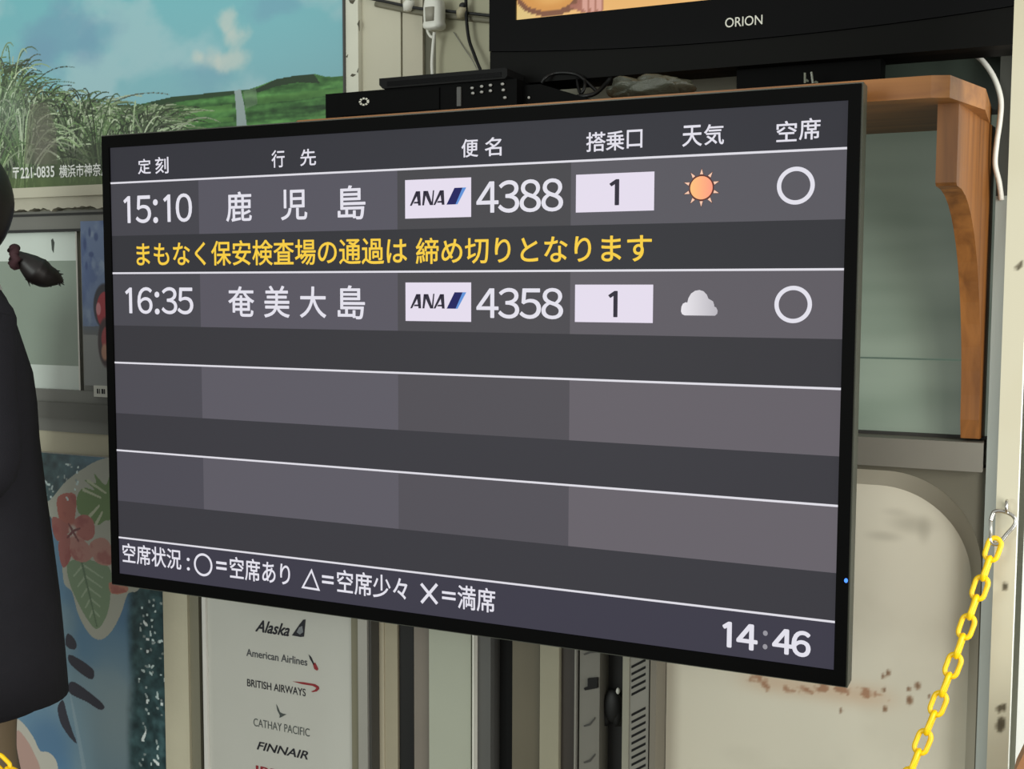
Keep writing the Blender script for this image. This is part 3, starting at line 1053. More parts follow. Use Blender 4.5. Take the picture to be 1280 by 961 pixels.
def bracket(bx0, bx1, skew=0.0):
    zb_ = Z(1225, 545, YW - .01)
    z1 = Z(1170, 232, ySh + .05)
    yfr = ySh + .055
    prof = [(YW, zBt), (yfr, zBt), (yfr, z1 + .004), (yfr + .004, z1)]
    for k in range(1, 15):
        u = k / 14
        prof.append((yfr + .004 + (YW - .055 - yfr - .004) * math.sin(PI / 2 * u) ** .9, z1 - (z1 - zb_) * .92 * (1 - math.cos(PI / 2 * u)) ** 1.0))
    prof += [(YW - .048, zb_), (YW, zb_)]
    bm_ = prism_x(bmesh.new(), prof, bx0, bx1)
    for v in bm_.verts:
        v.co.x += (v.co.y - yfr) * skew
    return obj('bracket', bm_, WOODZ, t, bevel=.003)


b1 = X(1170, ySh + .055, 200)
bracket(b1, b1 + .026, .13)
bracket(xL + .06, xL + .096)

# ---------------------------------------------------------------- recorder, tray and cables on the shelf
yD = .085
r0, r1 = X(407, yD, 130), X(646, yD, 112)
zr0 = zT
zr1 = Z(520, 108.5, yD)
t = thing('disc_recorder', 'black disc recorder with round logo standing on the left of the oak shelf', 'recorder', ((r0 + r1) / 2, .2, zT))
obj('casing', bx(r0, r1, yD, .33, zr0 + .004, zr1), DEEP, t, bevel=.003)
obj('front_flap', bx(r0 + .03, r1 - .13, yD - .003, yD + .002, zr0 + .006, zr1 - .004), DEEP, t, bevel=.001)
for fx in (r0 + .02, r1 - .04):
    obj('foot', bx(fx, fx + .02, yD + .01, yD + .03, zr0, zr0 + .0045), BLACKM, t)
q = at(455, 127, yD - .004)
bmx = bmesh.new()
for k in range(26):
    a0, a1 = 2 * PI * k / 26, 2 * PI * (k + .8) / 26
    if k % 3 == 2:
        continue
    ro, ri = .0062, .0036
    P = [(q[0] + 1.5 * ro * math.cos(a0), q[2] + ro * math.sin(a0)), (q[0] + 1.5 * ro * math.cos(a1), q[2] + ro * math.sin(a1)), (q[0] + 1.5 * ri * math.cos(a1), q[2] + ri * math.sin(a1)), (q[0] + 1.5 * ri * math.cos(a0), q[2] + ri * math.sin(a0))]
    prism_y(bmx, P, yD - .0042, yD - .0030)
obj('disc_mark', bmx, mat('silver_print', (206, 204, 190), .4), t)
BTN = mat('silver_button', (150, 150, 146), .35)
for px, py in ((590, 110), (602, 108), (613, 106.5), (628, 105), (591, 116.5), (602, 115), (613, 113.5), (629, 112.5), (631, 122)):
    q = at(px, py, yD - .003)
    obj('button', ball(bmesh.new(), q, (.0030, .0022, .0022), 8), BTN, t, True)
obj('jack_cover', bx(X(572, yD, 118), X(577, yD, 118), yD - .003, yD + .001, zr0 + .008, zr1 - .006), GREYD, t, bevel=.0008)
# thin tray on the recorder
y1_ = .078
s0, s1 = X(474, y1_, 100), X(634, y1_, 90)
zs0 = zr1
zs1 = zr1 + .016
t = thing('slim_tuner', 'slim black tuner box lying on top of the disc recorder', 'tuner', ((s0 + s1) / 2, .2, zr1))
prof = [(s0, zs0 + .006), (s0 + .006, zs0), (s1 - .004, zs0), (s1, zs0 + .004), (s1, zs1 - .002), (s1 - .003, zs1), (s0, zs1)]
obj('casing', prism_y(bmesh.new(), prof, y1_, .138), mat('charcoal_plastic', (15, 15, 15), .5, spec=.1), t, bevel=.0015)
obj('front_strip', bx(s0 + .015, s1 - .01, y1_ - .0012, y1_ + .001, zs0 + .003, zs1 - .006), GLOSS, t)
# low black box to the right of the recorder
e0, e1 = X(652, yD + .02, 115), X(716, yD + .04, 112)
t = thing('router_box', 'low black box with sloping top right of the disc recorder', 'box', ((e0 + e1) / 2, .2, zT))
prof = [(e0, zT), (e1 + .05, zT), (e1 + .05, zT + .004), (e0 + .03, zT + .036), (e0, zT + .036)]
obj('casing', prism_y(bmesh.new(), prof, yD + .02, .27), DEEP, t, bevel=.002)
q = at(661, 122, yD + .018)
obj('indicator', ball(bmesh.new(), q, .0022, 8), BTN, t, True)


def cable(label, P, r, m=BLACK, name='cable', group=None):
    o = obj(name, tube(bmesh.new(), smoothpath(P, 7), r, 8), m, None, True)
    return tag(o, label, 'cable', group)


cable('black cable arching over the low black box under the television', [at(677, 104, .13), at(682, 97, .13), at(692, 92, .14), at(708, 91, .14), at(722, 94, .14), at(735, 104, .13), at(748, 116, .12)], .0026)
cable('looped black cable hanging straight under the television middle', [at(722, 92, .15), at(722, 104, .14), at(726, 117, .12), at(731, 108, .12), at(730, 98, .14), at(724, 92, .15)], .0026)
cable('black cable crossing toward the clear plastic bag on the shelf', [at(764, 96, .15), at(758, 104, .14), at(748, 114, .12), at(738, 119, .11), at(722, 121, .11)], .0034)
# clear plastic bag
bmx = bmesh.new()
qa = at(803, 105, .095)
bmesh.ops.create_icosphere(bmx, subdivisions=5, radius=1)
for v in bmx.verts:
    n_ = float(fbm(np.array(v.co.x * 2.2 + 4), np.array(v.co.z * 2.2 + v.co.y * 1.7 + 9), 3))
    f = .62 + .75 * n_
    v.co = Vector((qa[0] + .012 + v.co.x * .066 * f, qa[1] + max(-.04, min(.04, v.co.y * .042 * f)), zT + .001 + max(0, (v.co.z + .75)) * .017 * f))
mb = mat('crumpled_clear_plastic', (84, 86, 74), .2, var=.3, scale=40, bump=.6)
mb.node_tree.nodes['Principled BSDF'].inputs['Transmission Weight'].default_value = .35
tag(obj('plastic_bag', bmx, mb, None, True), 'crumpled clear plastic bag on the shelf under the television', 'bag')

# white cable right of the shelf
cable('white cable curving down the wall right of the oak shelf', [at(1196, 58, .35), at(1214, 66, .34), at(1229, 77, .33), at(1243, 98, .325), at(1251, 124, .322), at(1250, 150, .322), at(1246, 178, .322), at(1244, 205, .325), at(1249, 228, .328), at(1252, 250, .332)], .0038, WHITEP, 'white_cable')

# ---------------------------------------------------------------- television on the shelf
yO = .14
t0x = X(611.5, yO, 50)
t1x = t0x + .80
zO = Z(900, 84, yO)
sx0 = X(644.5, yO, 25)
zsb = Z(644.5, 25, yO)
H_O = .50
tv = thing('television', 'black wide television with lit orange picture standing on the oak shelf', 'television', ((t0x + t1x) / 2, .22, zT))
fm = bmesh.new()
bz = sx0 - t0x
sx1 = t1x - bz
zst = zsb + (sx1 - sx0) * 9 / 16
zot = zst + bz
# glossy bezel: four bars, the lower bar with a bowed lower edge
prism_y(fm, [(t0x, zsb), (t0x, zot), (sx0, zot - bz), (sx0, zsb)], yO, yO + .02)
prism_y(fm, [(sx1, zsb), (sx1, zot - bz), (t1x, zot), (t1x, zsb)], yO, yO + .02)
prism_y(fm, [(t0x, zot), (t1x, zot), (sx1, zot - bz), (sx0, zot - bz)], yO, yO + .02)
zchL = Z(613, 64, yO)
zchM = Z(860, 64.5, yO)
low = []
for k in range(25):
    u = k / 24
    low.append((t0x + (t1x - t0x) * u, zchL - (zchL - zchM) * (1 - (2 * u - 1) ** 2) * .62))
prism_y(fm, [(t0x, zsb), (t1x, zsb)] + low[::-1], yO, yO + .02)
obj('bezel', fm, GLOSS, tv)
chin = bmesh.new()
prism_y(chin, [(p[0], p[1] - .0006) for p in low] + [(t1x, zO + .004), (t1x - .006, zO), (t0x + .006, zO), (t0x, zO + .004)], yO + .003, yO + .03)
obj('chin', chin, mat('satin_black', (14, 14, 13), .5, var=.04, spec=.06), tv)
obj('rear_housing', bx(t0x + .004, t1x - .004, yO + .02, yO + .10, zO + .004, zot - .002), DEEP, tv, bevel=.004)
obj('stand_neck', bx(.42, .62, yO + .03, yO + .08, zT + .008, zO + .01), DEEP, tv)
bmx = bmesh.new()
prism_z(bmx, [(.38, .15), (.39, .14), (.64, .14), (.65, .15), (.65, .30), (.38, .30)], zT, zT + .012)
obj('stand_base', bmx, DEEP, tv, bevel=.003)
bmx = bmesh.new()
GL = mat('pale_glass_edge', (112, 116, 104), .2, var=.1)
for p, q2 in (((1008, 102), (1034, 82)), ((1020, 104), (1049, 84))):
    P = [at(p[0], p[1], .17), at(q2[0], q2[1], .26)]
    tube(bmx, P, .0035, 6)
tube(bmx, [at(1006, 104, .13), at(1006, 91, .13)], .0016, 6)
tube(bmx, [at(1016, 104, .13), at(1014, 90, .13)], .0016, 6)
obj('stand_brace', bmx, GL, tv)
# picture: warm close-up
yI = yO + .004
a = Art(sx0, sx1, zsb, zst, yI, .0028)
x, z = a.x, a.z
n4 = fbm(x * 18, z * 18, 4)
a.rgb[...] = np.array([226, 172, 98])
a.fill(.5 * sstep(.4, .7, n4), (236, 190, 122))
a.spot(655, 18, .03, .03, (212, 188, 120), .8, .8)
a.blob([(646, -14), (649, 6), (660, 15), (678, 20.5), (698, 19), (714, 13), (726, 3), (728, -14), (700, -70)], (112, 62, 34), .95)
a.blob([(652, -14), (656, 4), (668, 11), (684, 14), (700, 11), (714, 3), (718, -14), (700, -60)], (206, 142, 62))
a.spot(690, -2, .04, .014, (222, 166, 88), .8, .8)
a.blob([(712, 8), (722, 2), (724, -14), (752, -14), (755, 4), (753, 14), (744, 17), (728, 16)], (158, 96, 78), .95)
for px in (731, 740, 748):
    a.blob([(px - 3, -12), (px - 3, 8), (px, 14), (px + 3, 12), (px + 3, -12)], (212, 158, 142), .9)
a.build('picture', colmat('television_picture', .3, 1.0), tv, .004)
text_px('brand_lettering', 'ORION', 906.5, 953, 20.5, 32.5, yO - .0006, mat('silver_letter', (196, 196, 184), .35), tv, .004)

# ---------------------------------------------------------------- the flight information display
HW, HH = .605, .36409
OW, OH = .6205, .3835
board = thing('flight_display', 'large flat flight information display with Japanese departures listing', 'display', (0, .05, ZC - OH))
fm = bmesh.new()
CASE = mat('satin_black_case', (8, 8, 8), .5, var=.04, spec=.03)
yfz = -.003
prism_y(fm, [(-OW, ZC - OH), (-OW, ZC + OH), (-HW, ZC + HH), (-HW, ZC - HH)], yfz, .014)
prism_y(fm, [(OW, ZC - OH), (OW, ZC + OH), (HW, ZC + HH), (HW, ZC - HH)], yfz, .014)
prism_y(fm, [(-OW, ZC + OH), (OW, ZC + OH), (HW, ZC + HH), (-HW, ZC + HH)], yfz, .014)
prism_y(fm, [(-OW, ZC - OH), (OW, ZC - OH), (HW, ZC - HH), (-HW, ZC - HH)], yfz, .014)
obj('bezel', fm, CASE, board)
bmx = bx(-OW - .0012, OW + .0012, .0, .032, ZC - OH - .0012, ZC + OH + .0012)
# hollow the front of the rim band: keep it as a shallow tray behind the glass
obj('side_band', prism_y(prism_y(prism_y(prism_y(bmesh.new(),
    [(-OW - .002, ZC - OH - .002), (-OW - .002, ZC + OH + .002), (-OW, ZC + OH), (-OW, ZC - OH)], .000, .034),
    [(OW + .002, ZC - OH - .002), (OW + .002, ZC + OH + .002), (OW, ZC + OH), (OW, ZC - OH)], .000, .034),
    [(-OW - .002, ZC + OH + .002), (OW + .002, ZC + OH + .002), (OW, ZC + OH), (-OW, ZC + OH)], .000, .034),
    [(-OW - .002, ZC - OH - .002), (OW + .002, ZC - OH - .002), (OW, ZC - OH), (-OW, ZC - OH)], .000, .034), mat('grey_green_band', (58, 60, 50), .4), board)
bmx.free()
obj('rear_cover', bx(-OW + .001, OW - .001, .013, .036, ZC - OH + .001, ZC + OH - .001), BLACKM, board)
obj('rear_housing', bx(-.42, .42, .036, .06, ZC - .30, ZC + .16), BLACKM, board, bevel=.01)
mt = obj('wall_mount', bx(-.16, .16, .0605, .072, ZC - .14, ZC + .08), GREYD, board)
obj('mount_arm', bx(-.05, .05, .072, YW - .001, ZC - .06, ZC + .00), GREYD, mt)
scr = obj('screen', bx(-HW, HW, .0008, .012, ZC - HH, ZC + HH), emat('screen_header_grey', (50, 50, 57)), board)
lamp = obj('power_light', ball(bmesh.new(), at(1057.5, 725.5, yfz - .0005), (.0024, .0012, .003), 10), emat('blue_led', (70, 130, 255), 2.0), board, True)
spk = mat('icon_black', (16, 16, 18), .5)
y0 = 0.0
K = lambda *c: emat('lit_%d_%d_%d' % c, c)


def rect(name, x0, x1, z0, z1, m, yy):
    bm_ = bmesh.new()
    v = [bm_.verts.new(p) for p in ((x0, yy, z0), (x1, yy, z0), (x1, yy, z1), (x0, yy, z1))]
    bm_.faces.new(v)
    return obj(name, bm_, m, scr)


lines = [np.mean([Z(139, 229.7, 0), Z(1058, 184.2, 0)]), np.mean([Z(140, 341.6, 0), Z(1054.7, 336.3, 0)]), np.mean([Z(143, 453, 0), Z(1050, 486, 0)]),
         np.mean([Z(147, 562, 0), Z(1047, 633, 0)]), np.mean([Z(148, 670.5, 0), Z(1043.8, 778.5, 0)])]
cellb = [np.mean([Z(249.7, 292, 0), Z(1055.4, 274.4, 0)]), np.mean([Z(249.7, 408, 0), Z(1052, 424.7, 0)]), np.mean([Z(250, 522, 0), Z(1049, 571, 0)]), np.mean([Z(253, 635, 0), Z(1046, 718, 0)])]
cols = [-HW, np.mean([X(249.5, 0, 260), X(253, 0, 600)]), np.mean([X(496.5, 0, 250), X(498, 0, 600)]), np.mean([X(713.2, 0, 250), X(711, 0, 610)]), HW]
rowc = [((68, 67, 74), (86, 84, 94), (70, 69, 73), (88, 86, 93), (50, 50, 55)),  # lower rows brighter: reflected light put into the cell colours
        ((72, 71, 78), (88, 85, 95), (74, 72, 77), (94, 90, 97), (54, 53, 58)),
        ((76, 74, 82), (92, 89, 98), (80, 77, 83), (100, 95, 102), (57, 56, 62)),
        ((76, 74, 83), (92, 89, 98), (82, 79, 86), (102, 97, 104), (57, 56, 62))]
yc0 = .0004
for r in range(4):
    for c in range(4):
        rect('row_cell', cols[c], cols[c + 1], cellb[r], lines[r], K(*rowc[r][c]), yc0)
    rect('note_strip', -HW, HW, lines[r + 1], cellb[r], K(*rowc[r][4]), yc0)
rect('footer_strip', -HW, HW, ZC - HH, lines[4], K(60, 58, 71), yc0)
for zl_ in lines:
    rect('divider_line', -HW, HW, zl_ - .0015, zl_ + .0015, K(222, 220, 228), yc0 - .0006)
WT, YL = K(226, 224, 234), K(246, 205, 66)
BXW = K(228, 220, 236)
yt = yc0 - .0006
bo = .011
for s, xl, xr_, yt_, yb_ in (('定', 172.5, 188.5, 198.5, 217.5), ('刻', 194, 210.6, 196, 217), ('行', 339.4, 355.8, 187.5, 209.4), ('先', 375.3, 395, 186, 207.2),
                             ('便', 576.8, 597.7, 173.7, 196.5), ('名', 606, 627, 171.5, 195), ('搭', 732.9, 757, 165, 189.5), ('乗', 757.5, 780.5, 163.5, 188), ('口', 783.5, 803, 162, 185),
                             ('天', 853, 877.5, 156.5, 183), ('気', 880, 905, 155, 181), ('空', 970.6, 996, 151, 177), ('席', 999, 1025.6, 147.5, 174.5)):
    text_px('header_text', s, xl, xr_, yt_, yb_, yt, WT, scr, bo)
for s, xl, xr_, yt_, yb_ in (('15:10', 154.4, 240, 243, 278.8), ('16:35', 156.6, 241.6, 358.8, 393)):
    text_px('departure_time', s, xl, xr_, yt_, yb_, yt, WT, scr, .010)
for s, xl, xr_, yt_, yb_ in (('鹿', 282.5, 314.6, 239.4, 277), ('児', 351, 384, 236.5, 275), ('島', 422, 456.8, 231.5, 274.4),
                             ('奄', 285.3, 317.7, 357.8, 395.8), ('美', 330, 362, 357, 397), ('大', 374.7, 407.7, 358, 397.3), ('島', 422, 456.2, 356.6, 398.9)):
    text_px('destination_text', s, xl, xr_, yt_, yb_, yt, WT, scr, bo)
text_px('notice_text', 'まもなく保安検査場の通過は', 170.6, 508.8, 299.5, 331.5, yt, YL, scr, .012)
text_px('notice_text', '締め切りとなります', 519.7, 814.7, 294.5, 328.8, yt, YL, scr, .012)
for s, yt_, yb_ in (('4388', 224.6, 265.4), ('4358', 359.8, 398.4)):
    text_px('flight_number', s, 595.5, 704, yt_, yb_, yt, WT, scr, .010)
NAVY, DBL, LBL, INKS = K(32, 32, 52), K(26, 28, 92), K(96, 146, 214), K(46, 42, 56)
for (xl, xr_, yt_, yb_) in ((506.5, 589, 223.4, 272.2), (507, 589, 353, 401.6)):
    xc, yc = (xl + xr_) / 2, (yt_ + yb_) / 2
    lg = rect('airline_plate', X(xl, 0, yc), X(xr_, 0, yc), Z(xc, yb_, 0), Z(xc, yt_, 0), BXW, yt)
    w_, h_ = X(xr_, 0, yc) - X(xl, 0, yc), Z(xc, yt_, 0) - Z(xc, yb_, 0)
    x0_, z0_ = X(xl, 0, yc), Z(xc, yb_, 0)
    u = lambda a_, b_: (x0_ + a_ * w_, z0_ + b_ * h_)
    # strokes of the three slanted capitals and the twin stripe, drawn in the plate's own frame
    strokes = [[(.075, .33), (.105, .33), (.225, .70), (.17, .70)], [(.17, .70), (.235, .70), (.245, .33), (.205, .33)], [(.13, .385), (.225, .385), (.225, .43), (.145, .43)],
               [(.265, .33), (.295, .33), (.33, .70), (.285, .70)], [(.285, .70), (.355, .70), (.425, .33), (.385, .33)], [(.405, .33), (.43, .33), (.45, .71), (.43, .71)],
               [(.435, .33), (.465, .33), (.585, .70), (.535, .70)], [(.535, .70), (.595, .70), (.605, .33), (.565, .33)], [(.49, .385), (.585, .385), (.585, .43), (.505, .43)]]
    bm_ = bmesh.new()
    for st in strokes:
        bm_.faces.new([bm_.verts.new((*[u(*p)[0]], yt - .0005, u(*p)[1])) for p in st])
    obj('lettering', bm_, INKS, scr)
    for L, mm in (([(.635, .33), (.77, .33), (.875, .75), (.755, .75)], DBL), ([(.77, .33), (.80, .33), (.93, .75), (.875, .75)], LBL)):
        bm_ = bmesh.new()
        bm_.faces.new([bm_.verts.new((u(*p)[0], yt - .0005, u(*p)[1])) for p in L])
        obj('stripe_mark', bm_, mm, scr)
for (xl, xr_, yt_, yb_), (a0, a1, b0, b1) in (((720, 817.8, 216.4, 264.3), (761.6, 774, 224, 256.6)), ((718.8, 816.3, 355.7, 403), (760.2, 772, 363.5, 396.4))):
    xc, yc = (xl + xr_) / 2, (yt_ + yb_) / 2
    rect('gate_plate', X(xl, 0, yc), X(xr_, 0, yc), Z(xc, yb_, 0), Z(xc, yt_, 0), BXW, yt)
    text_px('gate_number', '1', a0, a1, b0, b1, yt - .0005, INKS, scr, .012)


def ring(name, px, py, ro, ri, m, yy, n=48):
    q = at(px, py, 0)
    bm_ = bmesh.new()
    A = [bm_.verts.new((q[0] + ro * math.cos(2 * PI * k / n), yy, q[2] + ro * math.sin(2 * PI * k / n))) for k in range(n)]
    if ri:
        B = [bm_.verts.new((q[0] + ri * math.cos(2 * PI * k / n), yy, q[2] + ri * math.sin(2 * PI * k / n))) for k in range(n)]
        for k in range(n):
            bm_.faces.new([A[k], A[(k + 1) % n], B[(k + 1) % n], B[k]])
    else:
        bm_.faces.new(A)
    return obj(name, bm_, m, scr)


rr_ = (Z(994.7, 208.3, 0) - Z(994.7, 255.7, 0)) / 2
ring('seat_ring', 994.7, 232, rr_, rr_ * .77, WT, yt)
ring('seat_ring', 991.4, 380.5, rr_, rr_ * .77, WT, yt)
# sun icon
q = at(876.9, 234.7, 0)
sr = (Z(876.9, 220.2, 0) - Z(876.9, 249.2, 0)) / 2
ring('sun_outline', 876.9, 234.7, sr * 1.10, 0, K(92, 46, 40), yt)
a = Art(q[0] - sr, q[0] + sr, q[2] - sr, q[2] + sr, yt - .0004, .0012)
bm_ = bmesh.new()
bmesh.ops.create_circle(bm_, cap_ends=True, radius=sr, segments=48)
for v in bm_.verts:
    v.co = Vector((q[0] + v.co.x, yt - .0005, q[2] + v.co.y))
m = bpy.data.materials.new('sun_orange')
m.use_nodes = True
nt = m.node_tree
b = nt.nodes['Principled BSDF']
b.inputs['Base Color'].default_value = (.004, .004, .004, 1)
tc = nt.nodes.new('ShaderNodeTexCoord')
gr_ = nt.nodes.new('ShaderNodeTexGradient')
gr_.gradient_type = 'LINEAR'
rp = nt.nodes.new('ShaderNodeValToRGB')
rp.color_ramp.elements[0].color = lin4((250, 186, 112))
rp.color_ramp.elements[1].color = lin4((246, 146, 116))
nt.links.new(tc.outputs['Generated'], gr_.inputs['Vector'])
nt.links.new(gr_.outputs['Fac'], rp.inputs['Fac'])
nt.links.new(rp.outputs['Color'], b.inputs['Emission Color'])
b.inputs['Emission Strength'].default_value = 1
obj('sun_disc', bm_, m, scr)
bm_, bo_ = bmesh.new(), bmesh.new()
for k in range(10):
    an = PI / 2 + 2 * PI * k / 10
    for B_, r0_, r1_, hw_, dy in ((bm_, 1.16, 1.62, .14, .0004), (bo_, 1.10, 1.72, .19, 0)):
        c_, s_ = math.cos(an), math.sin(an)
        P = [(r0_, -hw_), (r1_, 0), (r0_, hw_)]
        B_.faces.new([B_.verts.new((q[0] + sr * (p[0] * c_ - p[1] * s_), yt - dy, q[2] + sr * (p[0] * s_ + p[1] * c_))) for p in P])
obj('sun_ray', bm_, K(246, 202, 176), scr)
obj('sun_ray_outline', bo_, K(98, 56, 48), scr)
# cloud icon
bm_ = bmesh.new()
cpts = []
prof = [(0, .16), (.01, .34), (.05, .46), (.13, .52), (.17, .50), (.20, .68), (.27, .86), (.38, .97), (.50, 1.0), (.61, .95), (.70, .82), (.745, .66), (.80, .62), (.87, .56), (.905, .42), (.905, .36), (.96, .32), (1, .2), (.99, .08), (.93, 0), (.10, 0), (.03, .05)]
cx0, cx1, cz0, cz1 = X(851.4, 0, 380), X(897.3, 0, 380), Z(875, 394.3, 0), Z(875, 362.4, 0)
a = Art(cx0, cx1, cz0, cz1, yt, .0012)
P = [(cx0 + p[0] * (cx1 - cx0), yt, cz0 + p[1] * (cz1 - cz0)) for p in prof]
bm_.faces.new([bm_.verts.new(p) for p in P])
m = m.copy()
m.name = 'cloud_white'
nt = m.node_tree
rp = [n_ for n_ in nt.nodes if n_.type == 'VALTORGB'][0]
rp.color_ramp.elements[0].color = lin4((226, 222, 228))
rp.color_ramp.elements[1].color = lin4((176, 172, 180))
obj('cloud', bm_, m, scr)
# legend
for s, xl, xr_, yt_, yb_ in (('空席状況', 153.3, 226.4, 682.5, 707.5), (':', 233.5, 237.2, 697, 713), ('=', 270.3, 283.3, 702, 712), ('空席あり', 287.4, 362.5, 699.5, 727.5),
                             ('=', 402.5, 417, 719.5, 729.5), ('空席少々', 421.4, 509.2, 716.5, 746), ('=', 552.5, 569.5, 739.5, 749.5), ('満席', 572, 619, 733.2, 763.5)):
    text_px('legend_text', s, xl, xr_, yt_, yb_, yt, WT, scr, bo)
rl = (Z(254, 691.5, 0) - Z(254, 720, 0)) / 2
ring('legend_circle', 254, 705.8, rl, rl * .80, WT, yt)


def band(name, P, w, closed):
    """flat line of width w through the points P (x, z)"""
    bm_ = bmesh.new()
    P = [np.array(p) for p in P]
    n = len(P)
    if closed:
        c_ = sum(P) / n
        out = [c_ + (p - c_) * (1 + w) for p in P]
        inn = [c_ + (p - c_) * (1 - w) for p in P]
        A = [bm_.verts.new((p[0], yt, p[1])) for p in out]
        B = [bm_.verts.new((p[0], yt, p[1])) for p in inn]
        for k in range(n):
            bm_.faces.new([A[k], A[(k + 1) % n], B[(k + 1) % n], B[k]])
    else:
        for i in range(0, n, 2):
            d_ = (P[i + 1] - P[i]) / np.linalg.norm(P[i + 1] - P[i])
            nn_ = np.array([-d_[1], d_[0]]) * w / 2
            bm_.faces.new([bm_.verts.new((p[0], yt - .0002 * i, p[1])) for p in (P[i] + nn_, P[i + 1] + nn_, P[i + 1] - nn_, P[i] - nn_)])
    return obj(name, bm_, WT, scr)


xz = lambda px, py: (X(px, 0, py), Z(px, py, 0))
band('legend_triangle', [xz(389.5, 713), xz(378.5, 733.8), xz(398.5, 737)], .17, True)
band('legend_cross', [xz(526.5, 729.5), xz(546.5, 754.5), xz(546.5, 730), xz(527, 753)], .0048, False)
for s, xl, xr_, yt_, yb_ in (('14', 902.7, 947.2, 778.5, 811), ('46', 965.2, 1013.5, 786.7, 819.4)):
    text_px('clock_digits', s, xl, xr_, yt_, yb_, yt, WT, scr, .026)
text_px('clock_colon', ':', 953.5, 959.5, 788, 811.5, yt, K(150, 148, 156), scr, .02)

# ---------------------------------------------------------------- hook, carabiner, chain
CH = mat('chrome', (200, 196, 190), .2, metal=1.0, var=.03)
hk = at(1258.5, 632, yQ - .006)
e = thing('eye_screw', 'small steel eye screw in the cream post holding the carabiner', 'hook', tuple(hk))
pts = [(hk[0], hk[1] + .007 * math.cos(2 * PI * k / 16) - .004, hk[2] + .007 * math.sin(2 * PI * k / 16)) for k in range(16)]
obj('eye', tube(bmesh.new(), pts, .0018, 8, True), CH, e, True)
obj('shank', tube(bmesh.new(), [(hk[0], hk[1] + .002, hk[2]), (hk[0], yQ + .012, hk[2])], .002, 8), CH, e, True)
ctop, cbot = at(1258, 640, yQ - .010), at(1243, 680, yQ - .016)
D = Vector(cbot - ctop)
Ld = D.length
dn = D.normalized()
sd = dn.cross(Vector((0, 1, 0))).normalized() * -1
cb = thing('carabiner', 'chrome carabiner hanging from the eye screw on the cream post', 'carabiner', tuple(ctop))
c0 = Vector(ctop)
prof = [(0.0, -.002), (.05, -.009), (.16, -.013), (.34, -.0125), (.60, -.0088), (.85, -.0058), (.97, -.003), (1.0, .001), (.95, .0050), (.86, .0062)]
obj('hook_body', tube(bmesh.new(), smoothpath([c0 + dn * (p[0] * Ld) + sd * p[1] for p in prof], 6), .0024, 8), CH, cb, True)
prof = [(0.0, -.002), (.02, .006), (.10, .0120), (.22, .0130), (.40, .0125)]
obj('hook_body', tube(bmesh.new(), smoothpath([c0 + dn * (p[0] * Ld) + sd * p[1] for p in prof], 6), .0024, 8), CH, cb, True)
obj('gate', tube(bmesh.new(), [c0 + dn * (p[0] * Ld) + sd * p[1] for p in ((.40, .0125), (.86, .0062))], .0020, 8), ALU, cb, True)

YEL = mat('yellow_plastic', (255, 206, 6), .35, var=.04)
pitch = .0242
start = Vector(cbot) - dn * .006
# hanging curve from the hook to a far post on the left, measured where the photograph shows it
mid = [Vector(at(px, py, yy)) for px, py, yy in ((1222, 743, -.06), (1207, 786, -.07), (1191, 832, -.08), (1173, 879, -.09), (1157, 918, -.10), (1141, 958, -.11), (1121, 1008, -.12), (1092, 1062, -.13))]
pA = mid[-1]
pB = Vector(at(4, 955, -.36))
cat_ = [start] + mid
n = 14
sag = .10
slopeA = (mid[-1] - mid[-2]).normalized()
for i in range(1, n):
    u = i / n
    p = pA.lerp(pB, u)
    p.z -= sag * (1 - abs(2 * u - 1) ** 2.3)
    cat_.append(p)
cat_ += [pB, Vector(at(-22, 905, -.37)), Vector(at(-40, 860, -.38))]
path = smoothpath([tuple(p) for p in cat_], 40)
path = [Vector(p) for p in path]
ch = thing('chain', 'yellow plastic barrier chain hanging from the carabiner on the cream post', 'chain', tuple(start))
acc, nxt, li = 0.0, pitch / 2, 0
wr_ = .0031
ro_l, ro_w = pitch / 2 + wr_ * .5, .0070


def link_mesh():
    P = []
    st = ro_l - ro_w
    for k in range(9):
        an = PI * k / 8
        P.append((ro_w * math.cos(an), 0, st + ro_w * math.sin(an)))
    for k in range(9):
        an = PI + PI * k / 8
        P.append((ro_w * math.cos(an), 0, -st + ro_w * math.sin(an)))
    bm_ = tube(bmesh.new(), P, wr_, 8, True)
    bmesh.ops.recalc_face_normals(bm_, faces=bm_.faces)
    me = bpy.data.meshes.new('link')
    bm_.to_mesh(me)
    bm_.free()
    me.polygons.foreach_set('use_smooth', [True] * len(me.polygons))
    me.materials.append(YEL)
    return me


lm = link_mesh()
for i in range(len(path) - 1):
    seg = (path[i + 1] - path[i]).length
    while nxt <= acc + seg and li < 100:
        p = path[i].lerp(path[i + 1], (nxt - acc) / seg)
        tdir = (path[i + 1] - path[i]).normalized()
        zax = tdir
        view = Vector((0.25, -1, 0.1)) if li % 2 == 0 else None
        ref = Vector((0.1, -1.0, 0.05))
        ya = (ref - zax * ref.dot(zax)).normalized()
        xa = ya.cross(zax)
        rotm = Matrix((xa, ya, zax)).transposed()
        tw = .25 if li % 2 == 0 else PI / 2 + .25
        rotm = rotm @ Matrix.Rotation(tw, 3, 'Z')
        o = bpy.data.objects.new('link', lm)
        C.objects.link(o)
        o.parent = ch
        o.matrix_parent_inverse = PINV[ch.name]
        o.matrix_basis = Matrix.Translation(p) @ rotm.to_4x4()
        li += 1
        nxt += pitch
    acc += seg

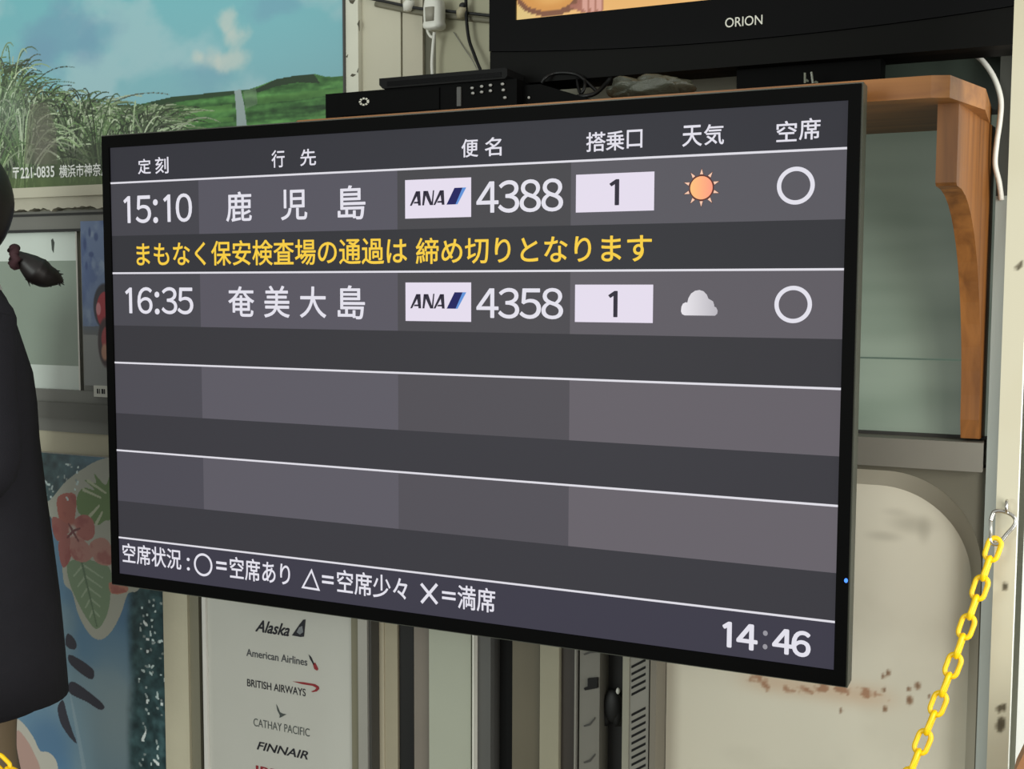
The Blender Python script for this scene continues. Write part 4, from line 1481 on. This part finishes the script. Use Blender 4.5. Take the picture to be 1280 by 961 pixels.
pe = at(-40, 860, -.38)
pxx = pe[0] - .105
sp = thing('chain_post', 'slim black chain post on a round foot left of the person', 'post', (pxx, pe[1], 0))
obj('foot', loft(bmesh.new(), [ell(pxx, pe[1], 0, .10, .10), ell(pxx, pe[1], .02, .097, .097), ell(pxx, pe[1], .035, .03, .03)]), BLACKM, sp, True)
obj('pole', tube(bmesh.new(), [(pxx, pe[1], .02), (pxx, pe[1], pe[2] + .06)], .014, 14), BLACKM, sp, True)
obj('cap', ball(bmesh.new(), (pxx, pe[1], pe[2] + .065), .02), YEL, sp, True)
obj('hook', tube(bmesh.new(), [(pxx, pe[1], pe[2] + .01), (pxx + .06, pe[1], pe[2] + .008), (pe[0] - .006, pe[1], pe[2] + .002)], .003, 8), BLACKM, sp, True)

# ---------------------------------------------------------------- brown chair at the right edge
BR = mat('brown_leather', (150, 104, 68), .5, var=.12, scale=18)
cxr = X(1262, -.14, 955)
ztop_c = Z(1285, 868, -.14)
chx = cxr + .21
c = thing('chair', 'brown chair whose rounded backrest shows beside the cream post', 'chair', (chx, -.25, 0))
bmx = bmesh.new()
ol = []
wv, hv = .21, .34
for k in range(40):
    an = 2 * PI * k / 40
    ca, sa = math.cos(an), math.sin(an)
    ol.append((chx + wv * math.copysign(abs(ca) ** .62, ca), ztop_c - hv / 2 + hv / 2 * math.copysign(abs(sa) ** .62, sa)))
obj('backrest', prism_y(bmx, ol, -.14, -.105), BR, c, bevel=.012, seg=3)
obj('seat', bx(chx - .20, chx + .20, -.53, -.13, .42, .47), BR, c, bevel=.015, seg=3)
for sx in (-.18, .18):
    for sy in (-.49, -.16):
        obj('leg', tube(bmesh.new(), [(chx + sx, sy, .43), (chx + sx, sy, .0)], [.016, .012], 10), BLACKM, c, True)
    obj('back_post', tube(bmesh.new(), [(chx + sx * .8, -.148, .43), (chx + sx * .8, -.13, .62)], .012, 10), BLACKM, c, True)

# ---------------------------------------------------------------- person in the dark uniform (left edge)
yPn = .02
pcx, pcy = float(at(-25, 545, yPn)[0]), yPn
vn = np.array([pcx - CAM[0], pcy - CAM[1]])
vn /= np.linalg.norm(vn)
be = np.array([-vn[1], vn[0]]) * -1.0       # direction her back points to


def lp(px, py, dy=0.0):
    """measured spot in the upright plane through her middle, in her own frame (back = +X)"""
    d = R.T @ np.array([(px - CX) / F_PX, (py - CY) / F_PX, 1.0])
    tt = ((pcx - CAM[0]) * vn[0] + (pcy - CAM[1]) * vn[1]) / (d[0] * vn[0] + d[1] * vn[1])
    p = CAM + d * tt
    return np.array([pcx + (p[0] - pcx) * be[0] + (p[1] - pcy) * be[1], pcy + dy, p[2]])


who = thing('person', 'person with tied dark hair in a charcoal uniform standing before the left window', 'person', (pcx, pcy, 0))
SKIN = mat('skin', (196, 150, 122), .5, var=.05)
DRESS = mat('charcoal_wool', (35, 34, 39), .9, var=.10, scale=30, bump=.3, spec=.2)
HAIR = mat('dark_brown_hair', (26, 20, 20), .45, var=.25, scale=60)


def skin_mesh(V, E, Rr):
    me = bpy.data.meshes.new('figure')
    me.from_pydata([tuple(v) for v in V], E, [])
    o = bpy.data.objects.new('figure', me)
    C.objects.link(o)
    md = o.modifiers.new('s', 'SKIN')
    md.use_smooth_shade = True
    for i, r_ in enumerate(Rr):
        sv = me.skin_vertices[0].data[i]
        sv.radius = (r_, r_) if not isinstance(r_, tuple) else r_
    me.skin_vertices[0].data[0].use_root = True
    o.modifiers.new('sub', 'SUBSURF').levels = 1
    return bake(o)


V, E, RR = [], [], []


def J(p, r_, par=None):
    V.append((pcx + p[0], pcy + p[1], p[2]))
    RR.append(r_)
    if par is not None:
        E.append((par, len(V) - 1))
    return len(V) - 1


pel = J((0, 0, .88), .12)
wai = J((.0, 0, 1.05), .10, pel)
che = J((.0, 0, 1.20), .11, wai)
nb_ = J((-.01, 0, 1.32), .06, che)
nk = J((-.025, 0, 1.40), .048, nb_)
J((-.04, 0, 1.47), .06, nk)
for s in (-1, 1):
    sh = J((.0, s * .165, 1.285), .048, che)
    el = J((.01, s * .20, 1.03), .036, sh)
    wrs = J((-.20, s * .13, .98), .024, el)
    pm = J((-.245, s * .115, .982), .026, wrs)
    kn = J((-.275, s * .11, .982), .028, pm)
    for f in range(4):
        oy = (f - 1.5) * .019
        L = (.066, .074, .070, .056)[f]
        k1 = J((-.30, s * .11 + oy * 1.0, .985), .0092, kn)
        k2 = J((-.30 - L * .45, s * .11 + oy * 1.05, .975), .0086, k1)
        J((-.30 - L * .85, s * .11 + oy * 1.0, .950), .0078, k2)
    th = J((-.25, s * .115 - s * .034, .975), .0105, pm)
    th2 = J((-.278, s * .115 - s * .048, .968), .0095, th)
    J((-.305, s * .115 - s * .046, .960), .0085, th2)
    hp = J((.0, s * .070, .80), .078, pel)
    kn_ = J((-.01, s * .056, .47), .050, hp)
    cf = J((.01, s * .056, .32), .046, kn_)
    an_ = J((.015, s * .056, .09), .033, cf)
    J((-.06, s * .060, .035), .030, an_)
    J((-.14, s * .064, .028), .026, len(V) - 1)
me = skin_mesh(V, E, RR)
bm_ = bmesh.new()
bm_.from_mesh(me)
hx, hz = pcx - .045, 1.485
ball(bm_, (hx, pcy, hz + .02), (.092, .074, .100), 24)
ball(bm_, (hx - .03, pcy, hz - .045), (.058, .056, .062), 20)
ball(bm_, (hx - .078, pcy, hz - .085), (.018, .022, .016), 12)          # chin
ball(bm_, (hx - .096, pcy, hz - .028), (.016, .012, .016), 12)          # nose tip
ball(bm_, (hx - .088, pcy, hz - .006), (.012, .009, .026), 12)          # nose bridge
ball(bm_, (hx - .084, pcy, hz - .055), (.011, .022, .006), 12)          # upper lip
ball(bm_, (hx - .083, pcy, hz - .066), (.011, .019, .007), 12)          # lower lip
for s in (-1, 1):
    ball(bm_, (hx - .076, pcy + s * .030, hz + .020), (.014, .022, .007), 12)   # brow
    ball(bm_, (hx + .004, pcy + s * .074, hz - .010), (.018, .010, .030), 12)   # ear
    ball(bm_, (hx - .064, pcy + s * .040, hz - .030), (.02, .018, .018), 12)    # cheek
me2 = bpy.data.meshes.new('body')
bm_.to_mesh(me2)
bm_.free()
o = bpy.data.objects.new('figure', me2)
C.objects.link(o)
rm = o.modifiers.new('r', 'REMESH')
rm.mode = 'VOXEL'
rm.voxel_size = .0048
sm = o.modifiers.new('sm', 'SMOOTH')
sm.factor, sm.iterations = .5, 4
me = bake(o)
me.name = 'body'
me.polygons.foreach_set('use_smooth', [True] * len(me.polygons))
me.materials.clear()
me.materials.append(SKIN)
body = bpy.data.objects.new('body', me)
C.objects.link(body)
body.parent = who
body.matrix_parent_inverse = PINV[who.name]
EYE = mat('eye_white', (226, 222, 214), .2, var=0)
IRIS = mat('dark_iris', (34, 24, 20), .2, var=0)
for s in (-1, 1):
    e_ = obj('eye', ball(bmesh.new(), (hx - .070, pcy + s * .030, hz + .004), (.013, .013, .009), 14), EYE, who, True)
    obj('iris', ball(bmesh.new(), (hx - .0805, pcy + s * .030, hz + .004), (.0035, .006, .006), 12), IRIS, e_, True)
# uniform: measured back outline gives each ring its rear limit
back = [(352, 0, .050, .058), (362, 2, .060, .095), (372, 9, .070, .150), (386, 16, .080, .185), (404, 22, .087, .196), (430, 31, .098, .186), (465, 43, .110, .178), (500, 48, .110, .168), (545, 51, .108, .158),
        (610, 59, .118, .168), (680, 69, .132, .180), (740, 77, .140, .160), (800, 83, .146, .145), (858, 88, .150, .132)]
rings = []
for py, px, aa, bb in back:
    q = lp(px, py)
    rings.append(ell(q[0] - aa * 1.02, pcy, q[2], aa, bb, 40, 2.3))
bm_ = bmesh.new()
loft(bm_, rings[::-1], True)
jk = obj('jacket', bm_, DRESS, who, True)
sk = []
for py, px, aa, bb in ((700, 58, .125, .172), (780, 62, .135, .150), (840, 58, .140, .130), (872, 57, .142, .118)):
    q = lp(px, py)
    sk.append(ell(q[0] - aa * 1.02, pcy, q[2], aa, bb, 40, 2.3))
obj('skirt', loft(bmesh.new(), sk[::-1], True), DRESS, who, True)
for s in (-1, 1):
    P = smoothpath([(pcx, pcy + s * .150, 1.29), (pcx + .005, pcy + s * .185, 1.17), (pcx + .01, pcy + s * .20, 1.04), (pcx - .07, pcy + s * .175, 1.005), (pcx - .165, pcy + s * .142, .985)], 5)
    nP = len(P)
    sl = tube(bmesh.new(), P, [.064 - .028 * i / (nP - 1) for i in range(nP)], 18)
    ball(sl, (pcx, pcy + s * .150, 1.288), (.066, .064, .060), 18)
    obj('sleeve', sl, DRESS, who, True)
    # shoes
    rg = []
    for dx, w_, h_ in ((.06, .018, .030), (.045, .030, .052), (.01, .034, .060), (-.05, .037, .055), (-.11, .042, .045), (-.155, .034, .034), (-.178, .014, .018)):
        rg.append([(pcx + dx, pcy + s * .062 + w_ * math.cos(2 * PI * k / 16), max(.001, .028 + (h_ - .028) * math.sin(2 * PI * k / 16) if math.sin(2 * PI * k / 16) > 0 else .028 + .028 * math.sin(2 * PI * k / 16))) for k in range(16)])
    obj('shoe', loft(bmesh.new(), rg), BLACK, who, True)
# tights
for s in (-1, 1):
    P = [(pcx - .005, pcy + s * .058, .60), (pcx - .008, pcy + s * .056, .47), (pcx + .012, pcy + s * .056, .32), (pcx + .016, pcy + s * .056, .10)]
    P = smoothpath(P, 8)
    obj('tights', tube(bmesh.new(), P, list(np.interp(np.linspace(0, 3, len(P)), [0, 1, 2, 3], [.056, .054, .051, .040])), 20), mat('tan_tights', (108, 92, 70), .7), who, True)
# white collar
obj('collar', loft(bmesh.new(), [ell(pcx - .02, pcy, 1.345, .066, .078, 32), ell(pcx - .025, pcy, 1.385, .058, .062, 32), ell(pcx - .025, pcy, 1.385, .052, .056, 32), ell(pcx - .02, pcy, 1.345, .058, .070, 32)], False), mat('white_cotton', (206, 204, 198), .8), who, True)
# hair cap and pony tail
bm_ = bmesh.new()
bmesh.ops.create_uvsphere(bm_, u_segments=40, v_segments=28, radius=1)
xb = float(lp(18.5, 285)[0])
zcap = float(lp(10, 262)[2])
for v in list(bm_.verts):
    c_ = v.co.copy()
    front = max(0, -c_.x)
    k = 1.0
    v.co = Vector((xb - .108 + c_.x * .108, pcy + c_.y * .086, zcap + .012 + c_.z * .122))
    if c_.x < -.35 and c_.z < .45:
        v.co.x += .075 * min(1, (.45 - c_.z)) * min(1, (-c_.x - .35) * 2)
    n_ = float(noise2(np.array(c_.y * 14 + 40), np.array(c_.z * 3 + 9)))
    v.co.x += (n_ - .5) * .004
hr = obj('hair', bm_, HAIR, who, True)
tail_pts = [(16, 321, .012), (26, 323, .013), (36, 330, .021), (46, 338, .0265), (56, 344, .024), (66, 347, .018), (74, 350, .010), (79, 352, .002)]
P = smoothpath([tuple(lp(p[0], p[1])) for p in tail_pts], 5)
rad = np.interp(np.linspace(0, len(tail_pts) - 1, len(P)), range(len(tail_pts)), [p[2] for p in tail_pts])
bm_ = tube(bmesh.new(), P, list(rad), 20)
obj('pony_tail', bm_, HAIR, hr, True)
bm_ = bmesh.new()
for k in range(26):
    p0 = lp(random.uniform(40, 56), random.uniform(334, 350), random.uniform(-.012, .012))
    p2 = lp(random.uniform(66, 84), random.uniform(338, 358), random.uniform(-.015, .015))
    p1 = (p0 + p2) / 2 + np.array([0, 0, random.uniform(-.004, .010)])
    tube(bm_, smoothpath([p0, p1, p2], 5), [.0015] * 10 + [.0005], 5)
for k in range(16):
    p0 = lp(random.uniform(32, 50), random.uniform(338, 350), random.uniform(-.012, .012))
    p2 = lp(random.uniform(36, 70), random.uniform(352, 359), random.uniform(-.015, .015))
    tube(bm_, [p0, (p0 + p2) / 2, p2], [.003, .002, .0006], 5)
obj('loose_strand', bm_, HAIR, hr, True)
c0 = np.array(lp(18, 321))
pts = []
for k in range(24):
    an = 2 * PI * k / 24
    pts.append((c0[0] + .003 * math.sin(an * 6), c0[1] + .016 * math.cos(an), c0[2] + .017 * math.sin(an)))
obj('hair_tie', tube(bmesh.new(), pts, [.0075 + .0018 * math.sin(k * 2.6) for k in range(24)], 10, True), mat('plum_scrunchie', (62, 34, 40), .8), hr, True)
who.rotation_euler.z = math.atan2(be[1], be[0])
